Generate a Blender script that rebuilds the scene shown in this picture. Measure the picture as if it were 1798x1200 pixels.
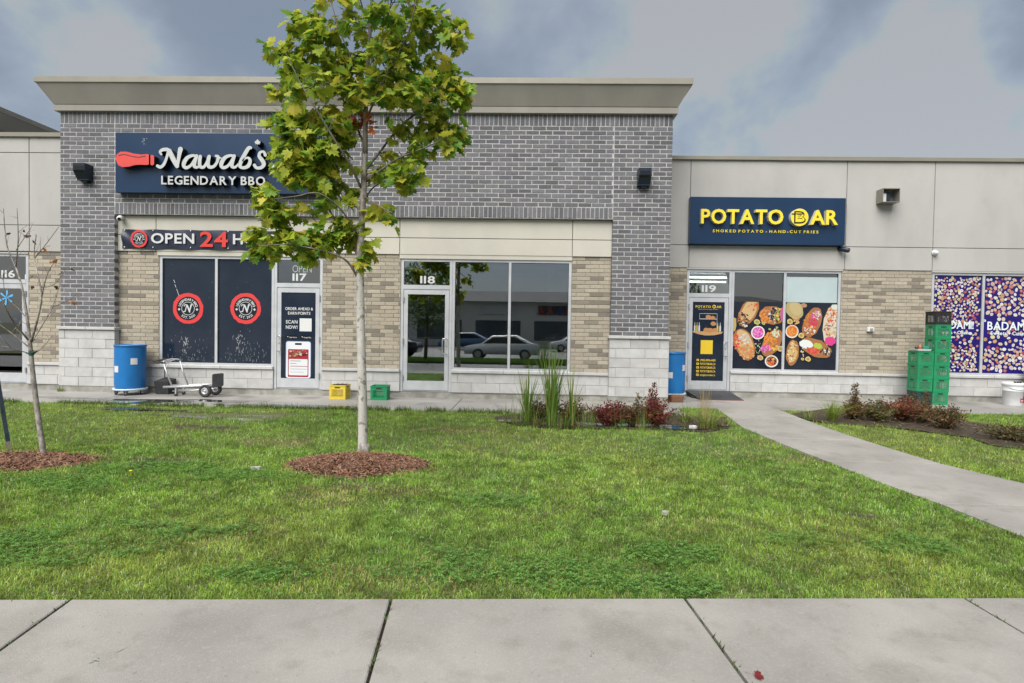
import bpy, math, random
import numpy as np
from mathutils import Matrix, Vector

random.seed(7)
rng = np.random.default_rng(7)
for _o in list(bpy.data.objects):
    bpy.data.objects.remove(_o)
scene = bpy.context.scene
COL = scene.collection

# ------------------------------------------------------------------ camera
# World: X to the right along the shop fronts, Y away from the viewer, Z up, Z=0 the walk at the shops.
EYE = Vector((0.0, 0.0, 1.5))
YAW, PITCH, ROLL = 0.0300, 0.0228, 0.01657
F_PX, CX, CY = 1000.0, 899.0, 600.0
_right = Vector((math.cos(YAW), math.sin(YAW), 0))
_fwd = Vector((-math.sin(YAW), math.cos(YAW), 0))
_up = Vector((0, 0, 1))
_f2 = _fwd * math.cos(PITCH) - _up * math.sin(PITCH)
_u2 = _up * math.cos(PITCH) + _fwd * math.sin(PITCH)
CR = _right * math.cos(ROLL) + _u2 * math.sin(ROLL)
CU = _u2 * math.cos(ROLL) - _right * math.sin(ROLL)
cam = bpy.data.cameras.new('camera')
cam.sensor_width = 36.0
cam.sensor_fit = 'HORIZONTAL'
cam.lens = F_PX / 1798.0 * 36.0
cam.clip_start = 0.05
cam.clip_end = 3000
cam_o = bpy.data.objects.new('camera', cam)
COL.objects.link(cam_o)
_m = Matrix.Identity(4)
for _i in range(3):
    _m[_i][0], _m[_i][1], _m[_i][2], _m[_i][3] = CR[_i], CU[_i], -_f2[_i], EYE[_i]
cam_o.matrix_world = _m
scene.camera = cam_o

# ------------------------------------------------------------------ sky, sun, exposure
SUN_EL, SUN_AZ = math.radians(52), math.radians(200)     # azimuth from +Y, clockwise
world = bpy.data.worlds.new('World')
scene.world = world
world.use_nodes = True
_nt = world.node_tree
_nt.nodes.clear()
def _n(t, **k):
    n = _nt.nodes.new(t)
    for a, b in k.items():
        setattr(n, a, b)
    return n
_out = _n('ShaderNodeOutputWorld')
_bg = _n('ShaderNodeBackground')
_bg.inputs['Strength'].default_value = 0.1
_sky = _n('ShaderNodeTexSky', sky_type='NISHITA', sun_disc=False)
_sky.sun_elevation = SUN_EL
_sky.sun_rotation = SUN_AZ
_sky.air_density = 1.0
_sky.dust_density = 2.0
_tc = _n('ShaderNodeTexCoord')
_sep = _n('ShaderNodeSeparateXYZ')
_nt.links.new(_tc.outputs['Generated'], _sep.inputs[0])
_add = _n('ShaderNodeMath', operation='ADD'); _add.inputs[1].default_value = 0.62
_mx = _n('ShaderNodeMath', operation='MAXIMUM'); _mx.inputs[1].default_value = 0.12
_nt.links.new(_sep.outputs['Z'], _add.inputs[0])
_nt.links.new(_add.outputs[0], _mx.inputs[0])
_dx = _n('ShaderNodeMath', operation='DIVIDE'); _dy = _n('ShaderNodeMath', operation='DIVIDE')
_nt.links.new(_sep.outputs['X'], _dx.inputs[0]); _nt.links.new(_mx.outputs[0], _dx.inputs[1])
_nt.links.new(_sep.outputs['Y'], _dy.inputs[0]); _nt.links.new(_mx.outputs[0], _dy.inputs[1])
_cmb = _n('ShaderNodeCombineXYZ'); _cmb.inputs[2].default_value = 3.1
_nt.links.new(_dx.outputs[0], _cmb.inputs[0]); _nt.links.new(_dy.outputs[0], _cmb.inputs[1])
_no = _n('ShaderNodeTexNoise')
_no.inputs['Scale'].default_value = 3.1
_no.inputs['Detail'].default_value = 7
_no.inputs['Roughness'].default_value = 0.52
_no.inputs['Distortion'].default_value = 0.15
_nt.links.new(_cmb.outputs[0], _no.inputs['Vector'])
_rp = _n('ShaderNodeValToRGB')
_rp.color_ramp.interpolation = 'B_SPLINE'
_el = _rp.color_ramp.elements
_el[0].position = 0.38; _el[0].color = (0.50, 0.60, 0.73, 1)
_el[1].position = 0.66; _el[1].color = (1.85, 1.95, 2.06, 1)
_e = _el.new(0.48); _e.color = (0.72, 0.82, 0.95, 1)
_e = _el.new(0.57); _e.color = (1.06, 1.18, 1.32, 1)
_nt.links.new(_no.outputs['Fac'], _rp.inputs[0])
_mixc = _n('ShaderNodeMixRGB'); _mixc.inputs[0].default_value = 0.93
_nt.links.new(_sky.outputs[0], _mixc.inputs[1])
_nt.links.new(_rp.outputs[0], _mixc.inputs[2])
_nt.links.new(_mixc.outputs[0], _bg.inputs['Color'])
_nt.links.new(_bg.outputs[0], _out.inputs['Surface'])

sun = bpy.data.lights.new('sun', 'SUN')
sun.energy = 1.5
sun.angle = math.radians(55)
sun.color = (1.0, 0.97, 0.92)
sun_o = bpy.data.objects.new('sun', sun)
COL.objects.link(sun_o)
_sd = Vector((math.sin(SUN_AZ) * math.cos(SUN_EL), math.cos(SUN_AZ) * math.cos(SUN_EL), math.sin(SUN_EL)))
sun_o.rotation_euler = _sd.to_track_quat('Z', 'Y').to_euler()
sun_o.location = (0, -5, 30)

vs = scene.view_settings
vs.view_transform = 'Standard'
vs.look = 'None'
vs.gamma = 1.0
vs.use_curve_mapping = False
vs.exposure = 2.05
scene.render.engine = 'CYCLES'
scene.cycles.max_bounces = 8
scene.cycles.transparent_max_bounces = 12

# ------------------------------------------------------------------ helpers
SLOPE, Y_FLAT = 0.03, 10.2
def terr(x, y):
    return -SLOPE * max(0.0, Y_FLAT - y)
def _ray(px, py):
    return _f2 + CR * ((px - CX) / F_PX) - CU * ((py - CY) / F_PX)
def at(px, py, Y):
    d = _ray(px, py); d = d * (Y / d.y) + EYE
    return d
def G(px, py):
    d = _ray(px, py)
    t = -EYE.z / d.z
    if t * d.y > Y_FLAT:
        return EYE + d * t
    t = (-EYE.z - SLOPE * Y_FLAT) / (d.z - SLOPE * d.y)
    return EYE + d * t

def srgb(r, g, b, k=1.0):
    def c(v):
        v /= 255.0
        return (v / 12.92 if v <= 0.04045 else ((v + 0.055) / 1.055) ** 2.4) * k
    return (c(r), c(g), c(b))

class MB:
    def __init__(s):
        s.v = []; s.f = []; s.m = []; s.c = []
    def add(s, verts, faces, mat=0, col=(1, 1, 1)):
        o = len(s.v)
        s.v.extend([tuple(p) for p in verts])
        for f in faces:
            s.f.append([i + o for i in f]); s.m.append(mat); s.c.append(col)
    def box(s, x0, x1, y0, y1, z0, z1, mat=0, col=(1, 1, 1)):
        s.add([(x0, y0, z0), (x1, y0, z0), (x1, y1, z0), (x0, y1, z0), (x0, y0, z1), (x1, y0, z1), (x1, y1, z1), (x0, y1, z1)],
              [(0, 3, 2, 1), (4, 5, 6, 7), (0, 1, 5, 4), (1, 2, 6, 5), (2, 3, 7, 6), (3, 0, 4, 7)], mat, col)
    def cbox(s, x0, x1, y0, y1, z0, z1, b, mat=0, col=(1, 1, 1)):
        """box with all edges chamfered by b"""
        vs_ = []; idx = {}
        X = (x0, x1); Y = (y0, y1); Z = (z0, z1); sg = (1, -1)
        for i in (0, 1):
            for j in (0, 1):
                for k in (0, 1):
                    for a in range(3):
                        p = [X[i] + sg[i] * b, Y[j] + sg[j] * b, Z[k] + sg[k] * b]
                        p[a] = (X[i], Y[j], Z[k])[a]
                        idx[(i, j, k, a)] = len(vs_); vs_.append(tuple(p))
        F = []
        for a in range(3):
            o1, o2 = [q for q in range(3) if q != a]
            for e in (0, 1):
                q = []
                for (u, w) in ((0, 0), (1, 0), (1, 1), (0, 1)):
                    t = [0, 0, 0]; t[a] = e; t[o1] = u; t[o2] = w
                    q.append(idx[(t[0], t[1], t[2], a)])
                F.append(q)
        for a in range(3):                       # edges along axis a
            o1, o2 = [q for q in range(3) if q != a]
            for u in (0, 1):
                for w in (0, 1):
                    t0 = [0, 0, 0]; t1 = [0, 0, 0]
                    t0[o1] = t1[o1] = u; t0[o2] = t1[o2] = w; t1[a] = 1
                    F.append([idx[(*t0, o1)], idx[(*t1, o1)], idx[(*t1, o2)], idx[(*t0, o2)]])
        for i in (0, 1):
            for j in (0, 1):
                for k in (0, 1):
                    F.append([idx[(i, j, k, 0)], idx[(i, j, k, 1)], idx[(i, j, k, 2)]])
        s.add(vs_, F, mat, col)
        s.fixn = True
    def prism(s, pts, y0, y1, mat=0, mside=None, col=(1, 1, 1)):
        """polygon in (x,z), counter-clockwise seen from -Y, between y0 (front) and y1"""
        n = len(pts)
        vs_ = [(p[0], y0, p[1]) for p in pts] + [(p[0], y1, p[1]) for p in pts]
        s.add(vs_, [list(range(n))], mat, col)
        s.add(vs_, [list(range(2 * n - 1, n - 1, -1))], mat if mside is None else mside, col)
        s.add(vs_, [(i, i + n, (i + 1) % n + n, (i + 1) % n) for i in range(n)], mat if mside is None else mside, col)
    def flat(s, pts, y, col=(1, 1, 1), mat=0):
        s.add([(p[0], y, p[1]) for p in pts], [list(range(len(pts)))], mat, col)
    def tube(s, pts, rad, n=8, mat=0, col=(1, 1, 1), cap=True):
        pts = [Vector(p) for p in pts]
        if not hasattr(rad, '__len__'):
            rad = [rad] * len(pts)
        rings = []
        ref = None
        for i, p in enumerate(pts):
            d = (pts[min(i + 1, len(pts) - 1)] - pts[max(i - 1, 0)])
            if d.length < 1e-9: d = Vector((0, 0, 1))
            d.normalize()
            if ref is None:
                ref = Vector((1, 0, 0)) if abs(d.x) < 0.8 else Vector((0, 1, 0))
            u = (ref - d * ref.dot(d)); u.normalize(); w = d.cross(u); ref = u
            rings.append([p + (u * math.cos(2 * math.pi * k / n) + w * math.sin(2 * math.pi * k / n)) * rad[i] for k in range(n)])
        vs_ = [q for r in rings for q in r]
        F = []
        for i in range(len(pts) - 1):
            for k in range(n):
                F.append((i * n + k, i * n + (k + 1) % n, (i + 1) * n + (k + 1) % n, (i + 1) * n + k))
        if cap:
            F.append(tuple(range(n - 1, -1, -1))); L = (len(pts) - 1) * n
            F.append(tuple(L + k for k in range(n)))
        s.add(vs_, F, mat, col)
    def lathe(s, prof, c, n=24, mat=0, col=(1, 1, 1), axis='Z', closed=False):
        vs_ = []
        for r, h in prof:
            for k in range(n):
                a = 2 * math.pi * k / n
                u, w = r * math.cos(a), r * math.sin(a)
                if axis == 'Z': vs_.append((c[0] + u, c[1] + w, c[2] + h))
                elif axis == 'Y': vs_.append((c[0] + u, c[1] - h, c[2] + w))
                else: vs_.append((c[0] + h, c[1] + u, c[2] + w))
        F = []
        m = len(prof)
        for i in range(m - 1 + (1 if closed else 0)):
            for k in range(n):
                j = (i + 1) % m
                F.append((i * n + k, i * n + (k + 1) % n, j * n + (k + 1) % n, j * n + k))
        if not closed:
            F.append(tuple(range(n - 1, -1, -1))); F.append(tuple((m - 1) * n + k for k in range(n)))
        s.add(vs_, F, mat, col)
    def mesh(s, name, mats, smooth=False, off=(0, 0, 0)):
        me = bpy.data.meshes.new(name)
        ox, oy, oz = off
        me.from_pydata([(a - ox, b - oy, c - oz) for a, b, c in s.v], [], s.f)
        for m in mats:
            me.materials.append(m)
        me.polygons.foreach_set('material_index', s.m)
        at_ = me.attributes.new('Col', 'FLOAT_COLOR', 'FACE')
        at_.data.foreach_set('color', np.array([(c[0], c[1], c[2], 1.0) for c in s.c], dtype=np.float32).ravel())
        if smooth:
            me.polygons.foreach_set('use_smooth', [True] * len(s.f))
        if getattr(s, 'fixn', False):
            import bmesh
            bm = bmesh.new(); bm.from_mesh(me); bmesh.ops.recalc_face_normals(bm, faces=bm.faces); bm.to_mesh(me); bm.free()
        me.update()
        return me
    def build(s, name, mats, parent=None, smooth=False, local=False):
        if not isinstance(mats, (list, tuple)): mats = [mats]
        off = (0, 0, 0) if local else wloc(parent)
        o = bpy.data.objects.new(name, s.mesh(name, mats, smooth, off))
        COL.objects.link(o)
        o.parent = parent
        return o

def wloc(o):
    x = Vector((0, 0, 0))
    while o is not None:
        x += o.location; o = o.parent
    return x
def thing(name, label, cat, loc, group=None, rz=0.0):
    o = bpy.data.objects.new(name, None)
    COL.objects.link(o)
    o.empty_display_size = 0.1
    o.location = loc; o.rotation_euler = (0, 0, rz)
    return tag(o, label, cat, group)
def tag(o, label, cat=None, group=None, kind=None):
    o['label'] = label
    if cat: o['category'] = cat
    if group: o['group'] = group
    if kind: o['kind'] = kind
    return o
def struct(o, label=None):
    o['kind'] = 'structure'
    if label: o['label'] = label
    return o
def origin_to(o, p):
    """move a top-level mesh object's origin to p without moving the mesh"""
    p = Vector(p) - o.location
    o.data.transform(Matrix.Translation(-p)); o.location = o.location + p
    return o
def copy_tree(o, parent=None):
    c = o.copy(); COL.objects.link(c)
    if parent is not None: c.parent = parent
    for ch in o.children:
        copy_tree(ch, c)
    return c

# ------------------------------------------------------------------ materials
def M(name, col, rough=0.6, col2=None, scale=3.0, amt=1.0, bump=0.0, bscale=80.0, metal=0.0, spec=0.5, attr=False,
      lo=0.35, hi=0.65, detail=6, stretch=None, stain=None, coat=0.0, trans=0.0, rough2=None):
    m = bpy.data.materials.new(name)
    m.use_nodes = True
    nt = m.node_tree; N = nt.nodes; L = nt.links
    b = N['Principled BSDF']
    b.inputs['Roughness'].default_value = rough
    b.inputs['Metallic'].default_value = metal
    b.inputs['Specular IOR Level'].default_value = spec
    if coat: b.inputs['Coat Weight'].default_value = coat; b.inputs['Coat Roughness'].default_value = 0.05
    geo = N.new('ShaderNodeNewGeometry')
    vec = geo.outputs['Position']
    if stretch:
        mp = N.new('ShaderNodeMapping'); mp.inputs['Scale'].default_value = stretch
        L.new(vec, mp.inputs[0]); vec2 = mp.outputs[0]
    else:
        vec2 = vec
    def noise(sc, det, v=None):
        n = N.new('ShaderNodeTexNoise'); n.inputs['Scale'].default_value = sc; n.inputs['Detail'].default_value = det
        L.new(v or vec2, n.inputs['Vector']); return n.outputs['Fac']
    def ramp(sock, a, c, v0=0.0, v1=1.0):
        r = N.new('ShaderNodeMapRange'); r.inputs['From Min'].default_value = a; r.inputs['From Max'].default_value = c
        r.inputs['To Min'].default_value = v0; r.inputs['To Max'].default_value = v1
        L.new(sock, r.inputs['Value']); return r.outputs['Result']
    def mix(fac, a, c, typ='MIX'):
        x = N.new('ShaderNodeMixRGB'); x.blend_type = typ
        for s_, v_ in ((0, fac), (1, a), (2, c)):
            if hasattr(v_, 'default_value') or hasattr(v_, 'links'): L.new(v_, x.inputs[s_])
            elif isinstance(v_, (int, float)): x.inputs[s_].default_value = v_
            else: x.inputs[s_].default_value = (*v_[:3], 1)
        return x.outputs[0]
    if attr:
        at_ = N.new('ShaderNodeAttribute'); at_.attribute_name = 'Col'
        base = mix(1.0, at_.outputs['Color'], col, 'MULTIPLY')
    else:
        rgb = N.new('ShaderNodeRGB'); rgb.outputs[0].default_value = (*col, 1); base = rgb.outputs[0]
    if col2 is not None:
        f = ramp(noise(scale, detail), lo, hi, 0.0, amt)
        c2 = mix(1.0, base, col2, 'MULTIPLY') if attr else col2
        base = mix(f, base, c2)
        if rough2 is not None: L.new(ramp(noise(scale, detail), lo, hi, rough, rough2), b.inputs['Roughness'])
    for st in (stain or []):
        f = ramp(noise(st['s'], st.get('d', 5), vec), st['lo'], st['hi'], 0.0, st['a'])
        base = mix(f, base, st['c'])
    L.new(base, b.inputs['Base Color'])
    if bump:
        bp = N.new('ShaderNodeBump'); bp.inputs['Strength'].default_value = bump; bp.inputs['Distance'].default_value = 0.01
        L.new(noise(bscale, 4, vec), bp.inputs['Height']); L.new(bp.outputs[0], b.inputs['Normal'])
    if trans:
        tr = N.new('ShaderNodeBsdfTranslucent'); L.new(base, tr.inputs['Color'])
        ms = N.new('ShaderNodeMixShader'); ms.inputs[0].default_value = trans
        out = N['Material Output']
        L.new(b.outputs[0], ms.inputs[1]); L.new(tr.outputs[0], ms.inputs[2]); L.new(ms.outputs[0], out.inputs['Surface'])
    return m

def glass_mat(name, tint, refl=1.9):
    m = bpy.data.materials.new(name); m.use_nodes = True
    nt = m.node_tree; N = nt.nodes; L = nt.links
    N.remove(N['Principled BSDF'])
    t = N.new('ShaderNodeBsdfTransparent'); t.inputs[0].default_value = (*tint, 1)
    g = N.new('ShaderNodeBsdfGlossy'); g.inputs['Roughness'].default_value = 0.0; g.inputs['Color'].default_value = (0.95, 0.98, 1, 1)
    fr = N.new('ShaderNodeFresnel'); fr.inputs['IOR'].default_value = refl
    ms = N.new('ShaderNodeMixShader')
    L.new(fr.outputs[0], ms.inputs[0]); L.new(t.outputs[0], ms.inputs[1]); L.new(g.outputs[0], ms.inputs[2])
    L.new(ms.outputs[0], N['Material Output'].inputs['Surface'])
    return m

m_greybrick = M('grey_brick', (0.135, 0.135, 0.146), 0.85, (0.60, 0.60, 0.62), 26, 0.55, bump=0.5, bscale=120, attr=True)
m_beigebrick = M('beige_brick', (0.37, 0.33, 0.262), 0.85, (0.70, 0.68, 0.66), 22, 0.5, bump=0.45, bscale=120, attr=True)
m_mortar = M('mortar_light', (0.46, 0.455, 0.45), 0.9, (0.32, 0.32, 0.32), 9, 0.8, bump=0.4, bscale=150)
m_mortar_b = M('mortar_beige', (0.22, 0.205, 0.18), 0.9, (0.15, 0.14, 0.125), 8, 0.8, bump=0.4, bscale=150)
m_block = M('white_block', (0.47, 0.47, 0.465), 0.85, (0.82, 0.81, 0.80), 6, 0.7, bump=0.35, bscale=140, attr=True,
            stain=[dict(s=2.3, lo=0.56, hi=0.78, a=0.45, c=(0.27, 0.26, 0.245))])
m_blockjoint = M('block_joint', (0.30, 0.30, 0.295), 0.9, (0.22, 0.22, 0.21), 9, 0.8)
m_foundation = M('foundation_concrete', (0.34, 0.335, 0.30), 0.9, (0.21, 0.205, 0.18), 5, 0.9, bump=0.4, bscale=70,
                 stain=[dict(s=3.1, lo=0.5, hi=0.72, a=0.7, c=(0.12, 0.115, 0.10))])
m_stucco = M('stucco_grey', (0.405, 0.396, 0.378), 0.9, (0.34, 0.332, 0.317), 1.4, 0.8, bump=0.25, bscale=220, stretch=(1, 1, 0.45),
             stain=[dict(s=4.5, lo=0.60, hi=0.8, a=0.30, c=(0.28, 0.265, 0.245)), dict(s=90, lo=0.45, hi=0.75, a=0.16, c=(0.30, 0.29, 0.27))])
m_stucco_c = M('stucco_cream', (0.50, 0.48, 0.42), 0.9, (0.44, 0.42, 0.37), 1.6, 0.7, bump=0.2, bscale=220, stretch=(1, 1, 0.45),
               stain=[dict(s=90, lo=0.45, hi=0.75, a=0.15, c=(0.36, 0.34, 0.31))])
m_cornice = M('cornice_taupe', (0.345, 0.325, 0.29), 0.88, (0.285, 0.268, 0.238), 1.7, 0.8, bump=0.25, bscale=200, stretch=(1, 1, 0.5),
              stain=[dict(s=70, lo=0.45, hi=0.75, a=0.18, c=(0.22, 0.205, 0.18))])
m_flash = M('flashing_metal', (0.245, 0.232, 0.19), 0.42, (0.21, 0.197, 0.16), 2.5, 0.7, metal=0.15)
m_joint = M('joint_dark', (0.10, 0.095, 0.085), 0.9)
m_alu = M('aluminium_frame', (0.56, 0.575, 0.60), 0.38, (0.47, 0.485, 0.51), 5, 0.8, metal=0.35, bump=0.03, bscale=200)
m_alu_dirty = M('aluminium_handle', (0.62, 0.62, 0.62), 0.3, (0.5, 0.5, 0.5), 9, 0.6, metal=0.8)
m_hinge = M('hinge_grey', (0.42, 0.43, 0.45), 0.4, metal=0.5)
m_gasket = M('gasket_black', (0.012, 0.012, 0.014), 0.6)
m_glass = glass_mat('window_glass', (0.80, 0.84, 0.83), 3.0)
m_film = M('navy_film', (0.012, 0.019, 0.034), 0.10, (0.018, 0.026, 0.042), 2.0, 0.8, spec=0.42,
           stain=[dict(s=14, lo=0.66, hi=0.78, a=0.10, c=(0.3, 0.32, 0.33))])
m_print = M('vinyl_print', (1, 1, 1), 0.30, spec=0.4, attr=True)
m_sign = M('sign_navy', (0.0075, 0.027, 0.070), 0.28, (0.010, 0.034, 0.082), 1.8, 0.7, spec=0.45, bump=0.05, bscale=3)
m_letter_w = M('letter_white', (0.46, 0.48, 0.48), 0.45, (0.38, 0.40, 0.40), 12, 0.7)
m_letter_k = M('letter_black', (0.006, 0.006, 0.007), 0.5)
m_letter_y = M('letter_yellow', (0.80, 0.64, 0.03), 0.42, (0.70, 0.55, 0.03), 10, 0.6)
m_letter_s = M('letter_side', (0.56, 0.53, 0.42), 0.5, (0.42, 0.40, 0.34), 10, 0.6)
m_red = M('sign_red', (0.60, 0.055, 0.045), 0.45, (0.52, 0.045, 0.04), 8, 0.5)
m_navyplastic = M('lamp_navy', (0.012, 0.022, 0.038), 0.35, (0.02, 0.03, 0.05), 9, 0.7, metal=0.3)
m_dark = M('dark_glass', (0.01, 0.011, 0.013), 0.08)
m_black = M('black_plastic', (0.014, 0.015, 0.018), 0.5, (0.03, 0.03, 0.032), 14, 0.6, bump=0.1)
m_whiteplastic = M('white_plastic', (0.62, 0.63, 0.64), 0.42, (0.52, 0.53, 0.54), 8, 0.6)
m_drum = M('drum_blue', (0.008, 0.155, 0.43), 0.42, (0.010, 0.125, 0.36), 3, 0.8, bump=0.04, bscale=12)
m_galv = M('galvanised', (0.52, 0.53, 0.54), 0.42, (0.36, 0.37, 0.38), 14, 0.8, metal=0.55)
m_rubber = M('rubber', (0.022, 0.022, 0.023), 0.8, (0.045, 0.043, 0.04), 16, 0.7, bump=0.1)
m_crate_y = M('crate_yellow', (0.62, 0.47, 0.045), 0.5, (0.52, 0.39, 0.04), 9, 0.6)
m_crate_g = M('crate_green', (0.012, 0.235, 0.095), 0.45, (0.009, 0.19, 0.075), 8, 0.7)
m_crate_d = M('crate_dark', (0.010, 0.035, 0.032), 0.5, (0.016, 0.055, 0.045), 9, 0.6)
m_crate_k = M('crate_black', (0.009, 0.009, 0.010), 0.5, (0.02, 0.02, 0.02), 9, 0.6)
m_interior = M('interior_wall', (0.50, 0.51, 0.50), 0.85, (0.40, 0.41, 0.41), 1.2, 0.8)
m_tile = M('interior_floor', (0.20, 0.19, 0.175), 0.4, (0.15, 0.145, 0.135), 3, 0.8)
m_conc = M('sidewalk_concrete', (0.285, 0.272, 0.25), 0.88, (0.205, 0.196, 0.18), 1.1, 0.9, bump=0.35, bscale=160, detail=9, lo=0.36, hi=0.66,
           stain=[dict(s=1.7, lo=0.50, hi=0.70, a=0.55, c=(0.15, 0.142, 0.125)), dict(s=6, lo=0.55, hi=0.72, a=0.4, c=(0.16, 0.15, 0.13)), dict(s=230, lo=0.5, hi=0.8, a=0.35, c=(0.18, 0.17, 0.155)),
                  dict(s=34, lo=0.66, hi=0.72, a=0.4, c=(0.11, 0.105, 0.095)), dict(s=60, lo=0.5, hi=0.7, a=0.25, c=(0.36, 0.345, 0.32))])
m_conc_b = M('walk_concrete', (0.30, 0.288, 0.27), 0.7, (0.22, 0.212, 0.20), 0.8, 0.9, bump=0.25, bscale=140, detail=9,
             stain=[dict(s=1.5, lo=0.52, hi=0.70, a=0.65, c=(0.11, 0.105, 0.10)), dict(s=230, lo=0.5, hi=0.8, a=0.3, c=(0.17, 0.165, 0.155))], rough2=0.35)
m_soil = M('lawn_soil', (0.060, 0.085, 0.020), 0.95, (0.095, 0.085, 0.040), 5.0, 0.8, bump=0.8, bscale=60, detail=8)
m_mud = M('wet_soil', (0.028, 0.019, 0.011), 0.6, (0.060, 0.041, 0.024), 9, 0.9, bump=0.9, bscale=50, rough2=0.85)
m_mulch = M('mulch', (1, 1, 1), 0.9, (0.55, 0.5, 0.45), 30, 0.7, bump=0.3, attr=True)
m_mulchbed = M('mulch_bed', (0.055, 0.033, 0.021), 0.95, (0.10, 0.055, 0.033), 22, 0.9, bump=1.0, bscale=60)
m_grass = M('grass_blade', (1, 1, 1), 0.6, attr=True, trans=0.42, spec=0.25)
m_leaf = M('leaf', (1, 1, 1), 0.5, (0.82, 0.84, 0.7), 30, 0.5, attr=True, trans=0.45, spec=0.3)
m_bark_w = M('pale_bark', (0.47, 0.45, 0.415), 0.85, (0.36, 0.345, 0.31), 9, 0.8, bump=0.5, bscale=50, stretch=(1, 1, 0.35),
             stain=[dict(s=13, lo=0.57, hi=0.61, a=0.8, c=(0.15, 0.135, 0.115)), dict(s=5, lo=0.55, hi=0.75, a=0.5, c=(0.28, 0.265, 0.235))])
m_bark_d = M('dark_bark', (0.085, 0.07, 0.055), 0.9, (0.19, 0.165, 0.13), 14, 0.9, bump=0.5, bscale=60, stretch=(1, 1, 0.35))
m_bark_b = M('sapling_bark', (0.34, 0.31, 0.28), 0.85, (0.13, 0.11, 0.10), 24, 0.9, bump=0.4, bscale=60, stretch=(1, 1, 0.6))
m_asphalt = M('asphalt', (0.075, 0.075, 0.078), 0.6, (0.10, 0.10, 0.098), 0.7, 0.8, bump=0.4, bscale=120)
m_water = M('puddle_water', (0.035, 0.034, 0.03), 0.03, spec=0.6)
m_postblue = M('post_blue', (0.016, 0.030, 0.05), 0.5, (0.04, 0.055, 0.07), 14, 0.7, metal=0.3, bump=0.1)
m_paper = M('paper_print', (1, 1, 1), 0.55, attr=True)
m_steelplate = M('ramp_plate', (0.030, 0.031, 0.035), 0.5, (0.055, 0.055, 0.06), 5, 0.8, metal=0.4, bump=0.2, bscale=90)
m_card = M('cardboard', (0.16, 0.075, 0.035), 0.85, (0.11, 0.05, 0.025), 12, 0.7)
# ================================================================== THE SETTING
mb = MB(); mb.add([(-400, -400, -0.55), (400, -400, -0.55), (400, 400, -0.55), (-400, 400, -0.55)], [(0, 1, 2, 3)])
struct(mb.build('ground', M('far_ground', (0.06, 0.075, 0.03), 0.95, (0.08, 0.07, 0.045), 0.3, 0.8)))
mb = MB(); mb.add([(-70, -80, -0.38), (70, -80, -0.38), (70, 1.62, -0.38), (-70, 1.62, -0.38)], [(0, 1, 2, 3)])
struct(mb.build('parking_lot', m_asphalt))

# value noise for numpy arrays
_ng = rng.random((64, 64))
def vnoise(x, y, s):
    x = np.asarray(x) * s + 100.37; y = np.asarray(y) * s + 57.91
    xi = np.floor(x).astype(int); yi = np.floor(y).astype(int)
    fx = x - xi; fy = y - yi
    fx = fx * fx * (3 - 2 * fx); fy = fy * fy * (3 - 2 * fy)
    g = lambda a, b: _ng[a % 64, b % 64]
    return (g(xi, yi) * (1 - fx) + g(xi + 1, yi) * fx) * (1 - fy) + (g(xi, yi + 1) * (1 - fx) + g(xi + 1, yi + 1) * fx) * fy
def fnoise(x, y, s):
    return vnoise(x, y, s) * 0.55 + vnoise(x, y, s * 2.1) * 0.3 + vnoise(x, y, s * 4.3) * 0.15

# ---- front sidewalk: slabs of poured concrete
E0, E1 = G(0, 1056), G(1798, 1053)
EDX = (E1.y - E0.y) / (E1.x - E0.x)
def edge_y(x): return E0.y + (np.asarray(x) - E0.x) * EDX
JD = Vector((0.098, -1.0)); JD.normalize()
jx = [G(125, 1055).x, G(687, 1055).x, G(1203, 1054).x, G(1693, 1053).x]
pitch_s = (jx[3] - jx[0]) / 3
jx = [jx[0] - pitch_s * k for k in (4, 3, 2, 1)] + jx + [jx[3] + pitch_s * k for k in (1, 2, 3, 4)]
SW_LEN = 1.72
def slab(name, parent, poly, top, thick=0.12, bev=0.005, mat=None, wob=0.0):
    """concrete slab from an xy polygon (counter-clockwise), edges eased"""
    mb = MB(); n = len(poly)
    cx = sum(p[0] for p in poly) / n; cy = sum(p[1] for p in poly) / n
    def inset(p, d):
        v = Vector((p[0] - cx, p[1] - cy)); L = v.length
        return (cx + v.x * (1 - d / L), cy + v.y * (1 - d / L))
    A = [(p[0], p[1], top(p[0], p[1]) - thick) for p in poly]
    B = [(p[0], p[1], top(p[0], p[1]) - bev) for p in poly]
    C = [(*inset(p, bev * 2.0), top(p[0], p[1])) for p in poly]
    mb.add(A + B + C, [[i, (i + 1) % n, (i + 1) % n + n, i + n] for i in range(n)] +
           [[i + n, (i + 1) % n + n, (i + 1) % n + 2 * n, i + 2 * n] for i in range(n)] + [[2 * n + i for i in range(n)]])
    return mb.build(name, mat or m_conc, parent)
fs = bpy.data.objects.new('front_sidewalk', None); COL.objects.link(fs); fs.location = (0, 3.0, -0.2)
struct(fs, 'pale grey concrete sidewalk of big slabs along the lawn')
mbb = MB()
for a, b in zip(jx[:-1], jx[1:]):
    g = 0.009
    p = []
    for x_, s_ in ((a + g, 1), (b - g, -1)):
        p.append((x_, float(edge_y(x_))))
    q = [(p[0][0] + JD.x * SW_LEN, p[0][1] + JD.y * SW_LEN), (p[1][0] + JD.x * SW_LEN, p[1][1] + JD.y * SW_LEN), p[1], p[0]]
    slab('slab', fs, q, lambda x, y: terr(x, y) + 0.012)
xa, xb = jx[0], jx[-1]
bq = [(xa, float(edge_y(xa)) - SW_LEN), (xb, float(edge_y(xb)) - SW_LEN), (xb, float(edge_y(xb))), (xa, float(edge_y(xa)))]
mbb.add([(x, y, terr(x, y) - 0.020) for x, y in bq], [(0, 1, 2, 3)])
mbb.build('bedding', m_mud, fs)
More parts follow.
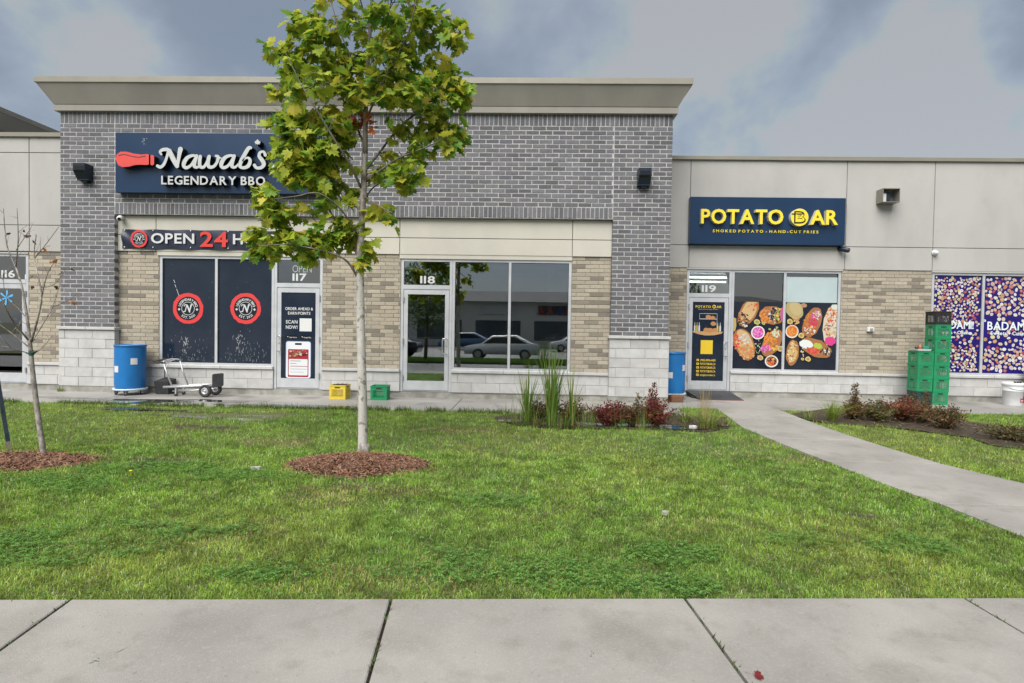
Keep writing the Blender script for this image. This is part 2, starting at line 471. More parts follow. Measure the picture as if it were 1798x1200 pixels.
JOINTS = [((x, float(edge_y(x))), (x + JD.x * SW_LEN, float(edge_y(x)) + JD.y * SW_LEN)) for x in jx]

# ---- walk along the shops
WALK_A, WALK_B = 10.15, 11.25
bw = bpy.data.objects.new('shop_walk', None); COL.objects.link(bw); bw.location = (0, 11.0, 0)
struct(bw, 'wet stained concrete walk running along the shop fronts')
def rect(x0, x1, y0, y1, g=0.006): return [(x0 + g, y0 + g), (x1 - g, y0 + g), (x1 - g, y1 - g), (x0 + g, y1 - g)]
_xs = [-14.2, -12.5, -10.65, -8.75, -6.9, -5.1, -3.25, -1.4, 0.45, 2.9]
for a, b in zip(_xs[:-1], _xs[1:]):
    slab('slab', bw, rect(a, b, WALK_A, 12.2), lambda x, y: 0.0, mat=m_conc_b)
_xs = [2.9, 4.95, 6.7, 8.5, 10.3, 12.1, 14.2]
for a, b in zip(_xs[:-1], _xs[1:]):
    slab('slab', bw, rect(a, b, WALK_B, 13.6), lambda x, y: 0.0, mat=m_conc_b)
mb = MB(); mb.box(-14.2, 2.9, 10.16, 12.2, -0.14, -0.03); mb.box(2.9, 14.2, 11.26, 13.6, -0.14, -0.03)
mb.build('bedding', m_mud, bw)

# ---- curved path from the front sidewalk to the shops
PL = [G(*p) for p in ((1272, 724), (1284, 737), (1300, 750), (1366, 778), (1436, 805), (1510, 835), (1568, 857), (1655, 888), (1798, 945))]
PR = [G(*p) for p in ((1340, 713), (1372, 722), (1404, 735), (1441, 749), (1493, 767), (1568, 791), (1655, 817), (1729, 835), (1798, 851))]
def extend(P, y):
    a, b = P[-2], P[-1]; t = (y - b.y) / (a.y - b.y)
    return P + [b + (a - b) * t]
PL = extend(PL, 3.55); PR = extend(PR, 3.62)
PL[0] = Vector((PL[0].x, WALK_B, 0)); PR[0] = Vector((PR[0].x, WALK_B, 0))
def path_x(P, y):
    P = sorted(P, key=lambda v: v.y)
    return float(np.interp(y, [p.y for p in P], [p.x for p in P]))
fp = bpy.data.objects.new('garden_path', None); COL.objects.link(fp); fp.location = (4.3, 8, -0.06)
struct(fp, 'light concrete path curving from the sidewalk to the shop doors')
pj = [WALK_B, G(1350, 737).y, G(1450, 773).y, G(1570, 814.5).y, G(1720, 889).y, 3.62]
for a, b in zip(pj[:-1], pj[1:]):
    ys = np.linspace(a - 0.009, b + 0.009, 5)
    poly = [(path_x(PL, y), y) for y in ys] + [(path_x(PR, y), y) for y in ys[::-1]]
    slab('slab', fp, poly, lambda x, y: terr(x, y) + 0.014, mat=m_conc)
PATH_POLY = [(path_x(PL, y), y) for y in np.linspace(WALK_B, 3.6, 30)] + [(path_x(PR, y), y) for y in np.linspace(3.6, WALK_B, 30)]
mb = MB(); ys = np.linspace(WALK_B - 0.02, 3.66, 24)
for a, b in zip(ys[:-1], ys[1:]):
    q = [(path_x(PL, a) + .02, a), (path_x(PL, b) + .02, b), (path_x(PR, b) - .02, b), (path_x(PR, a) - .02, a)]
    mb.add([(x, y, terr(x, y) + 0.004) for x, y in q], [(0, 1, 2, 3)])
mb.build('bedding', m_mud, fp)

# ---- lawn soil sheet
def lawn_h(x, y):
    return -SLOPE * np.maximum(0, Y_FLAT - y) + (fnoise(x, y, 0.9) - 0.5) * 0.03 - 0.012
gx = np.linspace(-14.2, 14.2, 143); 
mb = MB(); V_ = []; F_ = []
NY = 52
for i, x in enumerate(gx):
    y0 = float(edge_y(x)); y1 = WALK_A - 0.004 if x < 2.9 else WALK_B - 0.004
    for j in range(NY):
        y = y0 + (y1 - y0) * j / (NY - 1)
        z = float(lawn_h(x, y))
        V_.append((x, y, z))
for i in range(len(gx) - 1):
    for j in range(NY - 1):
        a = i * NY + j
        F_.append((a, a + NY, a + NY + 1, a + 1))
mb.add(V_, F_)
struct(mb.build('lawn', m_soil, None, True))

# ================================================================== THE SHOP BUILDING
HEAD, SILL, DOOR0 = 2.94, 0.60, 0.13
YP, YR, YW, YL = 11.87, 12.0, 13.35, 12.04        # pier face, recessed wall, right wing, left wing
PX0, PX1, PX2, PX3 = -10.01, -8.83, 1.685, 2.875
plaza = thing('plaza_building', 'low retail plaza of grey and beige brick with flared taupe cornice and three shop doors', 'building', (-3.5, 12.5, 0))

def brick_me(l, h, d, col, name, b=0.004):
    mb = MB()
    o = [(-l / 2, -h / 2), (l / 2, -h / 2), (l / 2, h / 2), (-l / 2, h / 2)]
    i_ = [(-l / 2 + b, -h / 2 + b), (l / 2 - b, -h / 2 + b), (l / 2 - b, h / 2 - b), (-l / 2 + b, h / 2 - b)]
    vs_ = [(p[0], d, p[1]) for p in o] + [(p[0], b, p[1]) for p in o] + [(p[0], 0, p[1]) for p in i_]
    mb.add(vs_, [(k, (k + 1) % 4, (k + 1) % 4 + 4, k + 4) for k in range(4)] + [(k + 4, (k + 1) % 4 + 4, (k + 1) % 4 + 8, k + 8) for k in range(4)] + [(8, 9, 10, 11)], 0, col)
    return mb
def lay(part, cells, mat, cols, nominal, y, d=0.03, cap=300, name='brick', rest='brickwork'):
    """cells: (xc, zc, l, h, deep). The ones nearest the viewer become objects, the rest one 'stuff' part."""
    cells = sorted(cells, key=lambda c: (c[0]) ** 2 + (c[1] - 1.5) ** 2)
    variants = []
    for k, c in enumerate(cols):
        variants.append(brick_me(nominal[0], nominal[1], d, c, name).mesh(name, [mat]))
    off = wloc(part)
    rest_mb = MB()
    for i, (xc, zc, l, h, deep) in enumerate(cells):
        k = rng.integers(len(cols))
        jy = rng.uniform(-0.0025, 0.0025)
        if i < cap:
            o = bpy.data.objects.new(name, variants[k]); COL.objects.link(o); o.parent = part
            o.location = Vector((xc, y + jy, zc)) - off
            if abs(l - nominal[0]) > 1e-4 or abs(h - nominal[1]) > 1e-4 or deep:
                o.scale = (l / nominal[0], deep / d if deep else 1, h / nominal[1])
        else:
            t = brick_me(l, h, deep or d, cols[k], name)
            t.v = [(a + xc, b + y + jy, c + zc) for a, b, c in t.v]
            rest_mb.add(t.v, t.f, 0, cols[k])
    if rest_mb.v:
        o = rest_mb.build(rest, mat, part); o['kind'] = 'stuff'
def courses(x0, x1, z0, z1, PL_, PH_, gap, phase=0, deep_left=0, deep_right=0, bond=0.5, minl=0.03):
    n = max(1, round((z1 - z0) / PH_)); ph = (z1 - z0) / n
    out = []
    for r in range(n):
        zc = z0 + (r + 0.5) * ph
        s = ((r + phase) % 2) * PL_ * bond
        k0 = math.floor((x0 - s) / PL_) - 1
        x = k0 * PL_ + s
        while x < x1:
            a = max(x + gap / 2, x0 + 0.003); b = min(x + PL_ - gap / 2, x1 - 0.003)
            if b - a > minl:
                dl = 0.0
                if deep_left and a <= x0 + 0.004: dl = deep_left
                if deep_right and b >= x1 - 0.004: dl = deep_right
                out.append(((a + b) / 2, zc, b - a, ph - gap, dl))
            x += PL_
    return out
def soldiers(x0, x1, z0, z1, pw, gap):
    n = round((x1 - x0) / pw); w = (x1 - x0) / n
    return [(x0 + (i + 0.5) * w, (z0 + z1) / 2, w - gap, z1 - z0 - gap, 0.0) for i in range(n)]

# ---- grey brick: fascia and the two piers
gw = MB()
gw.box(PX0 + 0.004, PX3 - 0.004, YP + 0.0045, 12.35, 3.79, 5.93)
gw.box(PX0 + 0.004, PX1 - 0.005, YP + 0.0045, 12.35, 1.36, 3.79)
gw.box(PX2 + 0.005, PX3 - 0.004, YP + 0.0045, 13.34, 1.36, 3.79)
grey = gw.build('grey_brick_wall', m_mortar, plaza)
GL, GH = 0.276, 0.0922
cells = courses(PX0, PX1, 1.385, 5.69, GL, GH, 0.015, deep_right=0.125)
cells += courses(PX1 + 0.006, PX2 - 0.006, 4.03, 5.69, GL, GH, 0.015, phase=1)
cells += courses(PX2, PX3, 1.385, 5.69, GL, GH, 0.015, deep_left=0.125)
cells = [c for c in cells if not (-8.69 < c[0] < -4.45 and 4.25 < c[1] < 5.40)]
cells += soldiers(PX0, PX1, 5.69, 5.93, 0.092, 0.013) + soldiers(PX1 + .006, PX2 - .006, 5.69, 5.93, 0.092, 0.013) + soldiers(PX2, PX3, 5.69, 5.93, 0.092, 0.013)
cells += soldiers(PX1 + .006, PX2 - .006, 3.79, 4.03, 0.092, 0.013)
gcols = [(v * a, v, v * b) for v, a, b in ((1.0, 1, 1), (0.9, 1, 1.02), (1.1, 1.0, 0.99), (0.82, .99, 1.03), (1.2, 1, 1.0), (0.95, 1.03, 1.0), (1.04, .98, 1.03), (0.75, 1, 1))]
lay(grey, cells, m_greybrick, gcols, (GL - 0.015, GH - 0.015), YP)

# ---- beige brick walls
BR = [(-8.85, -7.94, YR, 0.60, 3.03), (-4.41, -2.73, YR, 0.60, 3.03), (0.865, PX2 + 0.01, YR, 0.60, 3.03),
      (-10.87, PX0 + 0.02, YL, 0.60, 2.99), (PX3 - 0.01, 3.64, YW, 0.60, 2.97), (7.15, 9.20, YW, 0.60, 2.97)]
BLn, BHn = 0.288, 0.083
bcols = [(1, 1, 1), (1.08, 1.07, 1.05), (0.93, 0.92, 0.91), (1.02, 1.0, 0.97), (1.12, 1.11, 1.10), (0.97, 0.95, 0.93), (0.52, 0.52, 0.53), (1.04, 1.03, 1.02), (0.64, 0.63, 0.63), (0.9, .9, .9)]
for (x0, x1, y, z0, z1), cap_ in zip(BR, (60, 110, 60, 20, 10, 60)):
    t = MB(); t.box(x0, x1, y + 0.006, y + 0.25, z0, z1)
    wall_ = t.build('beige_brick_wall', m_mortar_b, plaza)
    lay(wall_, courses(x0 + 0.008, x1 - 0.008, z0 + 0.002, z1, BLn, BHn, 0.009, phase=int(x0 * 3) % 2, bond=0.36), m_beigebrick, bcols, (BLn - 0.009, BHn - 0.009), y, cap=cap_)

# ---- white block plinths, stone ledges, concrete footing
pl = MB(); ft = MB()
PLN = [(-8.85, -5.45, YR), (-4.41, -2.73, YR), (-1.64, PX2 + 0.01, YR), (-10.87, PX0 + 0.02, YL), (4.67, 13.6, YW), (PX3 - 0.01, 3.64, YW)]
cl = {}
for x0, x1, y in PLN:
    pl.box(x0, x1, y - 0.012, y + 0.25, 0.12, 0.545)
    cl.setdefault(y, []).extend(courses(x0 + 0.003, x1 - 0.003, 0.125, 0.54, 0.6, 0.2075, 0.006))
plin = pl.build('block_plinth', m_blockjoint, plaza)
kcols = [(1, 1, 1), (0.95, 0.95, 0.94), (1.04, 1.04, 1.04), (0.91, 0.905, 0.90), (1.0, 0.99, 0.98)]
for y_, c in cl.items():
    lay(plin, c, m_block, kcols, (0.594, 0.2015), y_ - 0.02, name='block', rest='blockwork')
for x0, x1, y in PLN:                                   # ledge stones
    n = max(1, round((x1 - x0) / 1.0)); w = (x1 - x0) / n
    for i in range(n):
        t = MB(); t.cbox(x0 + i * w + 0.003, x0 + (i + 1) * w - 0.003, y - 0.055, y + 0.10, 0.542, 0.604, 0.006)
        t.build('ledge_stone', m_block, plin)
for x0, x1, y in ((-10.9, PX0 + .02, YL), (-8.86, PX2 + 0.01, YR), (PX3 - 0.01, 13.6, YW), (-14, -10.9, YL)):
    ft.box(x0, x1, y + 0.002, y + 0.28, -0.1, 0.121)
for x0, x1, y in ((PX0 - 0.02, PX1 + 0.02, YP - 0.012), (PX2 - 0.02, PX3 + 0.02, YP - 0.012)):
    ft.box(x0, x1, y, 12.3, -0.1, 0.119)
ft.build('footing', m_foundation, plaza)
for x0, x1 in ((PX0 - .02, PX1 + .02), (PX2 - .02, PX3 + .02)):
    t = MB(); t.box(x0 + 0.006, x1 - 0.006, YP - 0.012, 12.3, 0.119, 1.335)
    pier = t.build('block_pier', m_blockjoint, plaza)
    lay(pier, courses(x0, x1, 0.122, 1.325, 0.6, 0.2005, 0.006, deep_right=0.14 if x0 < -5 else 0, deep_left=0.14 if x0 > 0 else 0, minl=0.06), m_block, kcols, (0.594, 0.1945), YP - 0.022, name='block')
    for a, b in ((x0 - 0.025, (x0 + x1) / 2 - .002), ((x0 + x1) / 2 + .002, x1 + 0.025)):
        t = MB(); t.cbox(a, b, YP - 0.062, 12.02, 1.328, 1.388, 0.006); t.build('ledge_stone', m_block, pier)

# ---- stucco panels
def panels(name, xs, zs, y, mat, skip=()):
    back = MB(); back.box(xs[0], xs[-1], y + 0.018, y + 0.2, zs[0] + 0.002, zs[-1] - 0.002)
    base = back.build(name, m_joint, plaza)
    for i in range(len(xs) - 1):
        for j in range(len(zs) - 1):
            if (i, j) in skip: continue
            t = MB(); t.cbox(xs[i] + 0.0065, xs[i + 1] - 0.0065, y, y + 0.03, zs[j] + 0.0065, zs[j + 1] - 0.0065, 0.005)
            t.build('stucco_panel', mat, base)
panels('stucco_band', [PX1 - 0.01, -8.0, -4.38, -2.76, 0.87, PX2 + 0.01], [3.02, 3.372, 3.785], YR - 0.03, m_stucco_c)
zj = at(1300, 431.5, YW - .02).z
xr = [PX3 + 0.002] + [at(p, 440, YW - .02).x for p in (1210, 1484, 1638)] + [13.6]
panels('stucco_wall', xr, [2.97, zj, 5.46], YW - 0.02, m_stucco)
xl = [-12.88, at(52.5, 330, YL).x, PX0 - 0.002]
panels('stucco_wall', xl, [2.99, at(60, 396, YL).z, at(60, 269, YL).z, 5.45], YL - 0.02, m_stucco)

# ---- cornice, flashing, roofs
def cornice(name, x0, x1, y0, y1, prof, mat, mitre=True):
    mb = MB()
    n = len(prof)
    vs_ = []
    for (cx_, cy_, sx, sy) in ((x0, y1, -1, 0), (x0, y0, -1, -1), (x1, y0, 1, -1), (x1, y1, 1, 0)):
        for o_, z in prof:
            vs_.append((cx_ + sx * o_, cy_ + sy * o_, z))
    F = []
    for s in range(3):
        for i in range(n - 1):
            a = s * n + i
            F.append((a, a + n, a + n + 1, a + 1))
    mb.add(vs_, F)
    return mb.build(name, mat, plaza)
PROF = [(-0.05, 5.931), (0.075, 5.931), (0.090, 6.045), (0.055, 6.050), (0.055, 6.062), (0.080, 6.066), (0.285, 6.432), (0.20, 6.434), (-0.1, 6.434)]
cornice('cornice', PX0, PX3, YP, 24.0, PROF, m_cornice)
def flashing(x0, x1, y, z0, z1, seg, d=0.5):
    n = max(1, round((x1 - x0) / seg)); w = (x1 - x0) / n
    for i in range(n):
        t = MB(); e = 0.0025 if i % 2 else 0.0
        t.cbox(x0 + i * w - (0.01 if i else 0), x0 + (i + 1) * w, y - e, y + d + e, z0 - e, z1 + e, 0.004)
        t.build('flashing', m_flash, plaza)
flashing(PX0 - 0.305, PX3 + 0.305, YP - 0.305, 6.43, 6.548, 2.45, 0.6)
for x_ in (PX0 - 0.305, PX3 - 0.3):
    t = MB(); t.box(x_ + 0.003, x_ + 0.602, YP + 0.296, 24, 6.431, 6.546); t.build('flashing', m_flash, plaza)
flashing(PX3 + 0.004, 14.0, YW - 0.07, 5.45, 5.535, 3.05, 0.5)
flashing(-12.9, PX0 - 0.003, YL - 0.07, 5.44, 5.53, 3.05, 0.5)
# left corner block with the same flared cornice, seen over the wing's roof
t = MB(); t.box(-20, -12.9, 11.9, 24, 0, 5.94); t.build('corner_block_wall', m_stucco, plaza)
cornice('cornice', -20, -12.9, 11.87, 24.0, PROF, m_cornice)
t = MB(); t.box(-20.3, -12.6, 11.57, 24, 6.43, 6.548); t.build('flashing', m_flash, plaza)
rf = MB()
rf.box(PX0 + 0.02, PX3 - 0.02, 12.3, 24, 5.6, 5.9); rf.box(PX3, 14, YW + 0.3, 24, 4.9, 5.1); rf.box(-12.9, PX0, YL + 0.3, 24, 4.9, 5.1)
rf.build('roof', M('roof_membrane', (0.12, 0.12, 0.12), 0.9), plaza)
sw_ = MB()
sw_.box(-14, 14, 18.0, 18.2, 0, 5.6); sw_.box(PX0 + .01, PX0 + .2, 12.2, 24, 0, 5.92); sw_.box(PX3 - .2, PX3 - .01, 12.3, 24, 0, 5.92)
sw_.box(13.6, 13.8, YW, 24, 0, 5.4)
sw_.build('side_wall', m_stucco, plaza)
# interiors: floor, ceiling, partitions
it = MB()
it.box(-8.8, 1.66, 12.26, 18, 3.0, 3.1); it.box(-3.35, -3.2, 12.26, 18, 0.1, 3.0); it.box(-2.7, 1.6, 16.2, 16.35, 0.1, 3.0)
it.box(2.9, 13.6, YW + .27, 18, 2.98, 3.08); it.box(7.3, 7.45, YW + .3, 18, 0.1, 3.0); it.box(-12.8, -10.1, YL + .27, 18, 3.0, 3.1)
it.box(-1.0, 0.9, 14.6, 15.1, 0.12, 1.1); it.box(0.4, 0.55, 13.1, 13.25, 0.12, 2.98)
it.build('interior', m_interior, plaza)
for x0, x1, y0 in ((-8.8, 1.66, 12.13), (2.92, 13.55, YW + .12), (-12.85, -10.05, YL + .12)):
    t = MB(); t.box(x0, x1, y0, 18, 0.02, 0.118); t.build('interior_floor', m_tile, plaza)
# ceiling light strips seen through the glass of the potato shop
t = MB(); t.box(3.9, 6.2, 14.6, 14.66, 2.86, 2.90); t.box(3.7, 5.4, 15.9, 15.96, 2.86, 2.90)
m_strip = bpy.data.materials.new('light_strip'); m_strip.use_nodes = True
m_strip.node_tree.nodes['Principled BSDF'].inputs['Emission Color'].default_value = (1, 0.97, 0.9, 1)
m_strip.node_tree.nodes['Principled BSDF'].inputs['Emission Strength'].default_value = 1.6
t.build('ceiling_light', m_strip, plaza)

# ---- windows and doors
FW = 0.055
def window(x0, x1, z0, z1, y, mull, pane_mat=None):
    t = MB()
    a, b = y + 0.01, y + 0.11
    t.box(x0, x1, a, b, z1 - FW, z1); t.box(x0, x1, a, b, z0, z0 + FW)
    t.box(x0, x0 + FW, a, b, z0 + FW, z1 - FW); t.box(x1 - FW, x1, a, b, z0 + FW, z1 - FW)
    w = t.build('window', m_alu, plaza)
    xs = [x0 + FW] + [v for m in mull for v in (m - FW / 2, m + FW / 2)] + [x1 - FW]
    for m in mull:
        t = MB(); t.box(m - FW / 2, m + FW / 2, a + .001, b, z0 + FW, z1 - FW); t.build('mullion', m_alu, w)
    out = []
    for i in range(0, len(xs), 2):
        p0, p1 = xs[i], xs[i + 1]
        t = MB()
        for (u0, u1, v0, v1) in ((p0, p0 + .008, z0 + FW, z1 - FW), (p1 - .008, p1, z0 + FW, z1 - FW), (p0 + .008, p1 - .008, z0 + FW, z0 + FW + .008), (p0 + .008, p1 - .008, z1 - FW - .008, z1 - FW)):
            t.box(u0, u1, y + 0.035, y + 0.06, v0, v1)
        t.build('gasket', m_gasket, w)
        t = MB(); t.box(p0 + .001, p1 - .001, y + 0.048, y + 0.054, z0 + FW + .001, z1 - FW - .001)
        pm = pane_mat[i // 2] if pane_mat else m_glass
        out.append((t.build('pane', pm, w), p0, p1))
    return w, out
def door(x0, x1, y, z0=DOOR0, z1=HEAD, tz=2.345, handle_right=True, glass=None, bar=False):
    """shop entrance: frame with transom light and a glazed leaf"""
    t = MB(); a, b = y + 0.01, y + 0.11
    t.box(x0, x0 + FW, a, b, z0, z1); t.box(x1 - FW, x1, a, b, z0, z1)
    t.box(x0 + FW, x1 - FW, a, b, z1 - FW, z1); t.box(x0 + FW, x1 - FW, a - .003, b, tz - 0.045, tz + 0.045)
    t.box(x0 + FW, x1 - FW, a + .02, b, z0, z0 + 0.02)
    fr_ = t.build('door_frame', m_alu, plaza)
    t = MB(); t.box(x0 + FW + .001, x1 - FW - .001, y + 0.048, y + 0.054, tz + 0.046, z1 - FW - .001); t.build('transom_pane', m_glass, fr_)
    l0, l1, lz0, lz1 = x0 + FW + 0.008, x1 - FW - 0.008, z0 + 0.028, tz - 0.053
    t = MB(); sw, a, b = 0.085, y + 0.016, y + 0.062
    t.box(l0, l0 + sw, a, b, lz0, lz1); t.box(l1 - sw, l1, a, b, lz0, lz1)
    t.box(l0 + sw, l1 - sw, a, b, lz1 - 0.10, lz1); t.box(l0 + sw, l1 - sw, a, b, lz0, lz0 + 0.20)
    d = t.build('door', m_alu, plaza)
    t = MB(); t.box(l0 + sw + .001, l1 - sw - .001, y + 0.036, y + 0.042, lz0 + 0.201, lz1 - 0.101); t.build('pane', glass or m_glass, d)
    hx = l1 - sw / 2 if handle_right else l0 + sw / 2
    s = -1 if handle_right else 1
    hz = 1.10
    t = MB(); t.tube([(hx, y + 0.018, hz + 0.16), (hx, y - 0.06, hz + 0.16), (hx + s * 0.06, y - 0.075, hz + 0.16), (hx + s * 0.075, y - 0.075, hz + 0.14), (hx + s * 0.075, y - 0.075, hz - 0.14), (hx + s * .06, y - .075, hz - 0.16), (hx, y - 0.06, hz - 0.16), (hx, y + 0.018, hz - 0.16)], 0.012, 8)
    t.build('handle', m_alu_dirty, d, True)
    t = MB(); t.lathe([(0.018, 0), (0.018, 0.01), (0.006, 0.012)], (hx, y + 0.016, hz + 0.02), 12, axis='Y'); t.build('lock', m_alu_dirty, d)
    gx_ = x0 + FW if handle_right else x1 - FW
    for hz_ in (0.42, 1.2, 2.08):
        t = MB(); t.tube([(gx_, y - 0.006, hz_ - 0.06), (gx_, y - 0.006, hz_ + 0.06)], 0.016, 8); t.build('hinge', m_hinge, d)
    if bar:
        t = MB(); t.box(l0 + sw, l1 - sw, y + 0.075, y + 0.10, 1.26, 1.29); t.build('push_bar', m_alu_dirty, d)
    return fr_, d, (l0 + sw, l1 - sw, lz0 + 0.2, lz1 - 0.1), (x0 + FW, x1 - FW, tz + 0.045, z1 - FW)
win117, panes117 = window(-7.94, -5.452, 0.60, HEAD, YR, [-6.71], [m_film, m_film])
d117 = door(-5.448, -4.41, YR, handle_right=False, glass=m_film)
d118 = door(-2.73, -1.642, YR, handle_right=True, bar=True)
win118, panes118 = window(-1.638, 0.865, 0.60, HEAD, YR, [-0.425])
d119 = door(3.64, 4.668, YW, handle_right=True, glass=m_film)
win119, panes119 = window(4.672, 7.15, 0.60, HEAD, YW, [5.885])
XB0, XBM = 9.20, at(1729, 480, YW).x
win120, panes120 = window(XB0, XB0 + 3 * (XBM - XB0), 0.60, HEAD, YW, [XBM, 2 * XBM - XB0])
d116 = door(-11.91, -10.872, YL, handle_right=False)
win116, panes116 = window(-12.85, -11.914, 0.60, HEAD, YL, [])
# metal head trim over the openings
for x0, x1, y in ((-7.98, -4.40, YR), (-2.76, 0.87, YR), (3.62, 7.17, YW), (9.18, 13.3, YW), (-12.86, -10.85, YL)):
    t = MB(); t.box(x0, x1, y - 0.02, y + 0.12, HEAD + 0.001, 3.03 if y == YR else 2.975); t.build('head_trim', m_stucco_c if y == YR else m_stucco, plaza)
# ================================================================== LETTERING
# flat glyph outlines from Blender's built-in font, gathered in one pass
CHARS = sorted(set("NLEGENDARYBBQOPEN24HOURSPOTATOBARSMOKEDHAND-CUTFRIES117116118119ORDERAHEAD&EARNPOINTSSCANNOW!AppStoreGooglePlayBADAMI!Sweets+Cuisine(905)80-64POTATOBAR.CAINFO@EST.2021wvxkhj*•JURSZ"))
GLY = {}
def _glyphs():
    obs = []
    for bold in (0.0, 0.022):
        for ch in CHARS:
            if ch == ' ': continue
            cu = bpy.data.curves.new('g', 'FONT'); cu.body = ch; cu.size = 1; cu.offset = bold; cu.resolution_u = 3
            o = bpy.data.objects.new('g', cu); COL.objects.link(o); obs.append((ch, bold, o))
    dg = bpy.context.evaluated_depsgraph_get(); dg.update()
    for ch, bold, o in obs:
        me = bpy.data.meshes.new_from_object(o.evaluated_get(dg))
        v = np.zeros(len(me.vertices) * 3); me.vertices.foreach_get('co', v); v = v.reshape(-1, 3)[:, :2]
        f = [list(p.vertices) for p in me.polygons]
        nz = [p.normal.z for p in me.polygons]
        f = [q if z > 0 else q[::-1] for q, z in zip(f, nz)]
        cnt = {}
        for q in f:
            for a, b in zip(q, q[1:] + q[:1]):
                cnt[(a, b)] = cnt.get((a, b), 0) + 1
        be = [(a, b) for (a, b) in cnt if (b, a) not in cnt]
        GLY[(ch, bold)] = (v, f, be, v[:, 0].min(), v[:, 0].max())
        bpy.data.meshes.remove(me)
    for ch, bold, o in obs:
        cu = o.data; bpy.data.objects.remove(o); bpy.data.curves.remove(cu)
_glyphs()
CAPH = {b: GLY[('H', b)][0][:, 1].max() - GLY[('H', b)][0][:, 1].min() for b in (0.0, 0.022)}
def layout(s, bold, track):
    x = 0.0; out = []
    for ch in s:
        if ch == ' ':
            x += 0.24; continue
        g = GLY[(ch, bold)]
        out.append((ch, x - g[3])); x += g[4] - g[3] + track
    return out, x - track
def put(mb, ch, bold, fx, y, depth=0.0, mat=0, mside=1, col=(1, 1, 1)):
    v, f, be, _, _ = GLY[(ch, bold)]
    P = [fx(p) for p in v]
    mb.add([(p[0], y, p[1]) for p in P], f, mat, col)
    if depth:
        n = len(P)
        mb.add([(p[0], y, p[1]) for p in P] + [(p[0], y + depth, p[1]) for p in P], [(b, a, a + n, b + n) for a, b in be], mside, col)
def text(s, x0, x1, z, h, y, bold=0.022, track=0.07, depth=0.0, mat=0, mside=1, col=(1, 1, 1), mb=None, each=None):
    """s between x0 and x1 on baseline z with capital height h; each(i, ch, mb) gets one builder per letter"""
    lo_, w = layout(s, bold, track)
    sz = h / CAPH[bold]; sx = (x1 - x0) / w
    base = GLY[('H', bold)][0][:, 1].min()
    for i, (ch, gx_) in enumerate(lo_):
        m = mb if mb is not None else MB()
        put(m, ch, bold, lambda p: (x0 + (p[0] + gx_) * sx, z + (p[1] - base) * sz), y, depth, mat, mside, col)
        if each: each(i, ch, m)
def arc_text(mb, s, cx, cz, r, h, a0, a1, y, col, bold=0.022, inner=False):
    """letters on a circle from angle a0 to a1 (degrees, 90 = top)"""
    lo_, w = layout(s, bold, 0.10)
    sz = h / CAPH[bold]
    for ch, gx_ in lo_:
        g = GLY[(ch, bold)]; mid = (g[3] + g[4]) / 2
        t = (gx_ + mid) / w
        a = math.radians(a0 + (a1 - a0) * t)
        rot = a - math.pi / 2 if not inner else a + math.pi / 2
        ca, sa = math.cos(rot), math.sin(rot)
        ox, oz = cx + r * math.cos(a), cz + r * math.sin(a)
        def fx(p):
            u, w_ = (p[0] - mid) * sz, (p[1] - 0.35) * sz
            return (ox + u * ca - w_ * sa, oz + u * sa + w_ * ca)
        put(mb, ch, bold, fx, y, col=col)
def disc(mb, cx, cz, rx, rz, y, col, n=18, rot=0.0, jag=0.0, mat=0):
    pts = []
    cr, sr = math.cos(rot), math.sin(rot)
    for k in range(n):
        a = 2 * math.pi * k / n; q = 1 + (random.uniform(-jag, jag) if jag else 0)
        u, w = rx * math.cos(a) * q, rz * math.sin(a) * q
        pts.append((cx + u * cr - w * sr, cz + u * sr + w * cr))
    mb.flat(pts, y, col, mat)
def ring(mb, cx, cz, r0, r1, y, col, n=40, jag=0.0, mat=0):
    R0 = [r0 * (1 + random.uniform(-jag, jag) * .4) for _ in range(n)]; R1 = [r1 * (1 + random.uniform(-jag, jag)) for _ in range(n)]
    vs_ = [(cx + R0[k] * math.cos(2 * math.pi * k / n), y, cz + R0[k] * math.sin(2 * math.pi * k / n)) for k in range(n)] + \
          [(cx + R1[k] * math.cos(2 * math.pi * k / n), y, cz + R1[k] * math.sin(2 * math.pi * k / n)) for k in range(n)]
    mb.add(vs_, [(k, k + n, (k + 1) % n + n, (k + 1) % n) for k in range(n)], mat, col)
def rrect(x0, x1, z0, z1, r, n=5):
    pts = []
    for cx, cz, a0 in ((x1 - r, z1 - r, 0), (x0 + r, z1 - r, 90), (x0 + r, z0 + r, 180), (x1 - r, z0 + r, 270)):
        for k in range(n + 1):
            a = math.radians(a0 + 90 * k / n); pts.append((cx + r * math.cos(a), cz + r * math.sin(a)))
    return pts
def ribbon(pts, smooth=6):
    """outline polygon of a brush stroke; pts = (x, z, width)"""
    P = np.array(pts, float)
    t = np.arange(len(P)); tt = np.linspace(0, len(P) - 1, (len(P) - 1) * smooth + 1)
    def cat(i):                               # Catmull-Rom
        out = []
        for u in tt:
            k = min(int(u), len(P) - 2); f = u - k
            p0, p1, p2, p3 = P[max(k - 1, 0)], P[k], P[k + 1], P[min(k + 2, len(P) - 1)]
            out.append(0.5 * ((2 * p1) + (-p0 + p2) * f + (2 * p0 - 5 * p1 + 4 * p2 - p3) * f ** 2 + (-p0 + 3 * p1 - 3 * p2 + p3) * f ** 3))
        return np.array(out)
    Q = cat(0)
    d = np.gradient(Q[:, :2], axis=0); d /= np.linalg.norm(d, axis=1)[:, None] + 1e-12
    nrm = np.stack([-d[:, 1], d[:, 0]], 1); w = Q[:, 2:3] / 2
    return Q[:, :2] + nrm * w, Q[:, :2] - nrm * w, Q, d
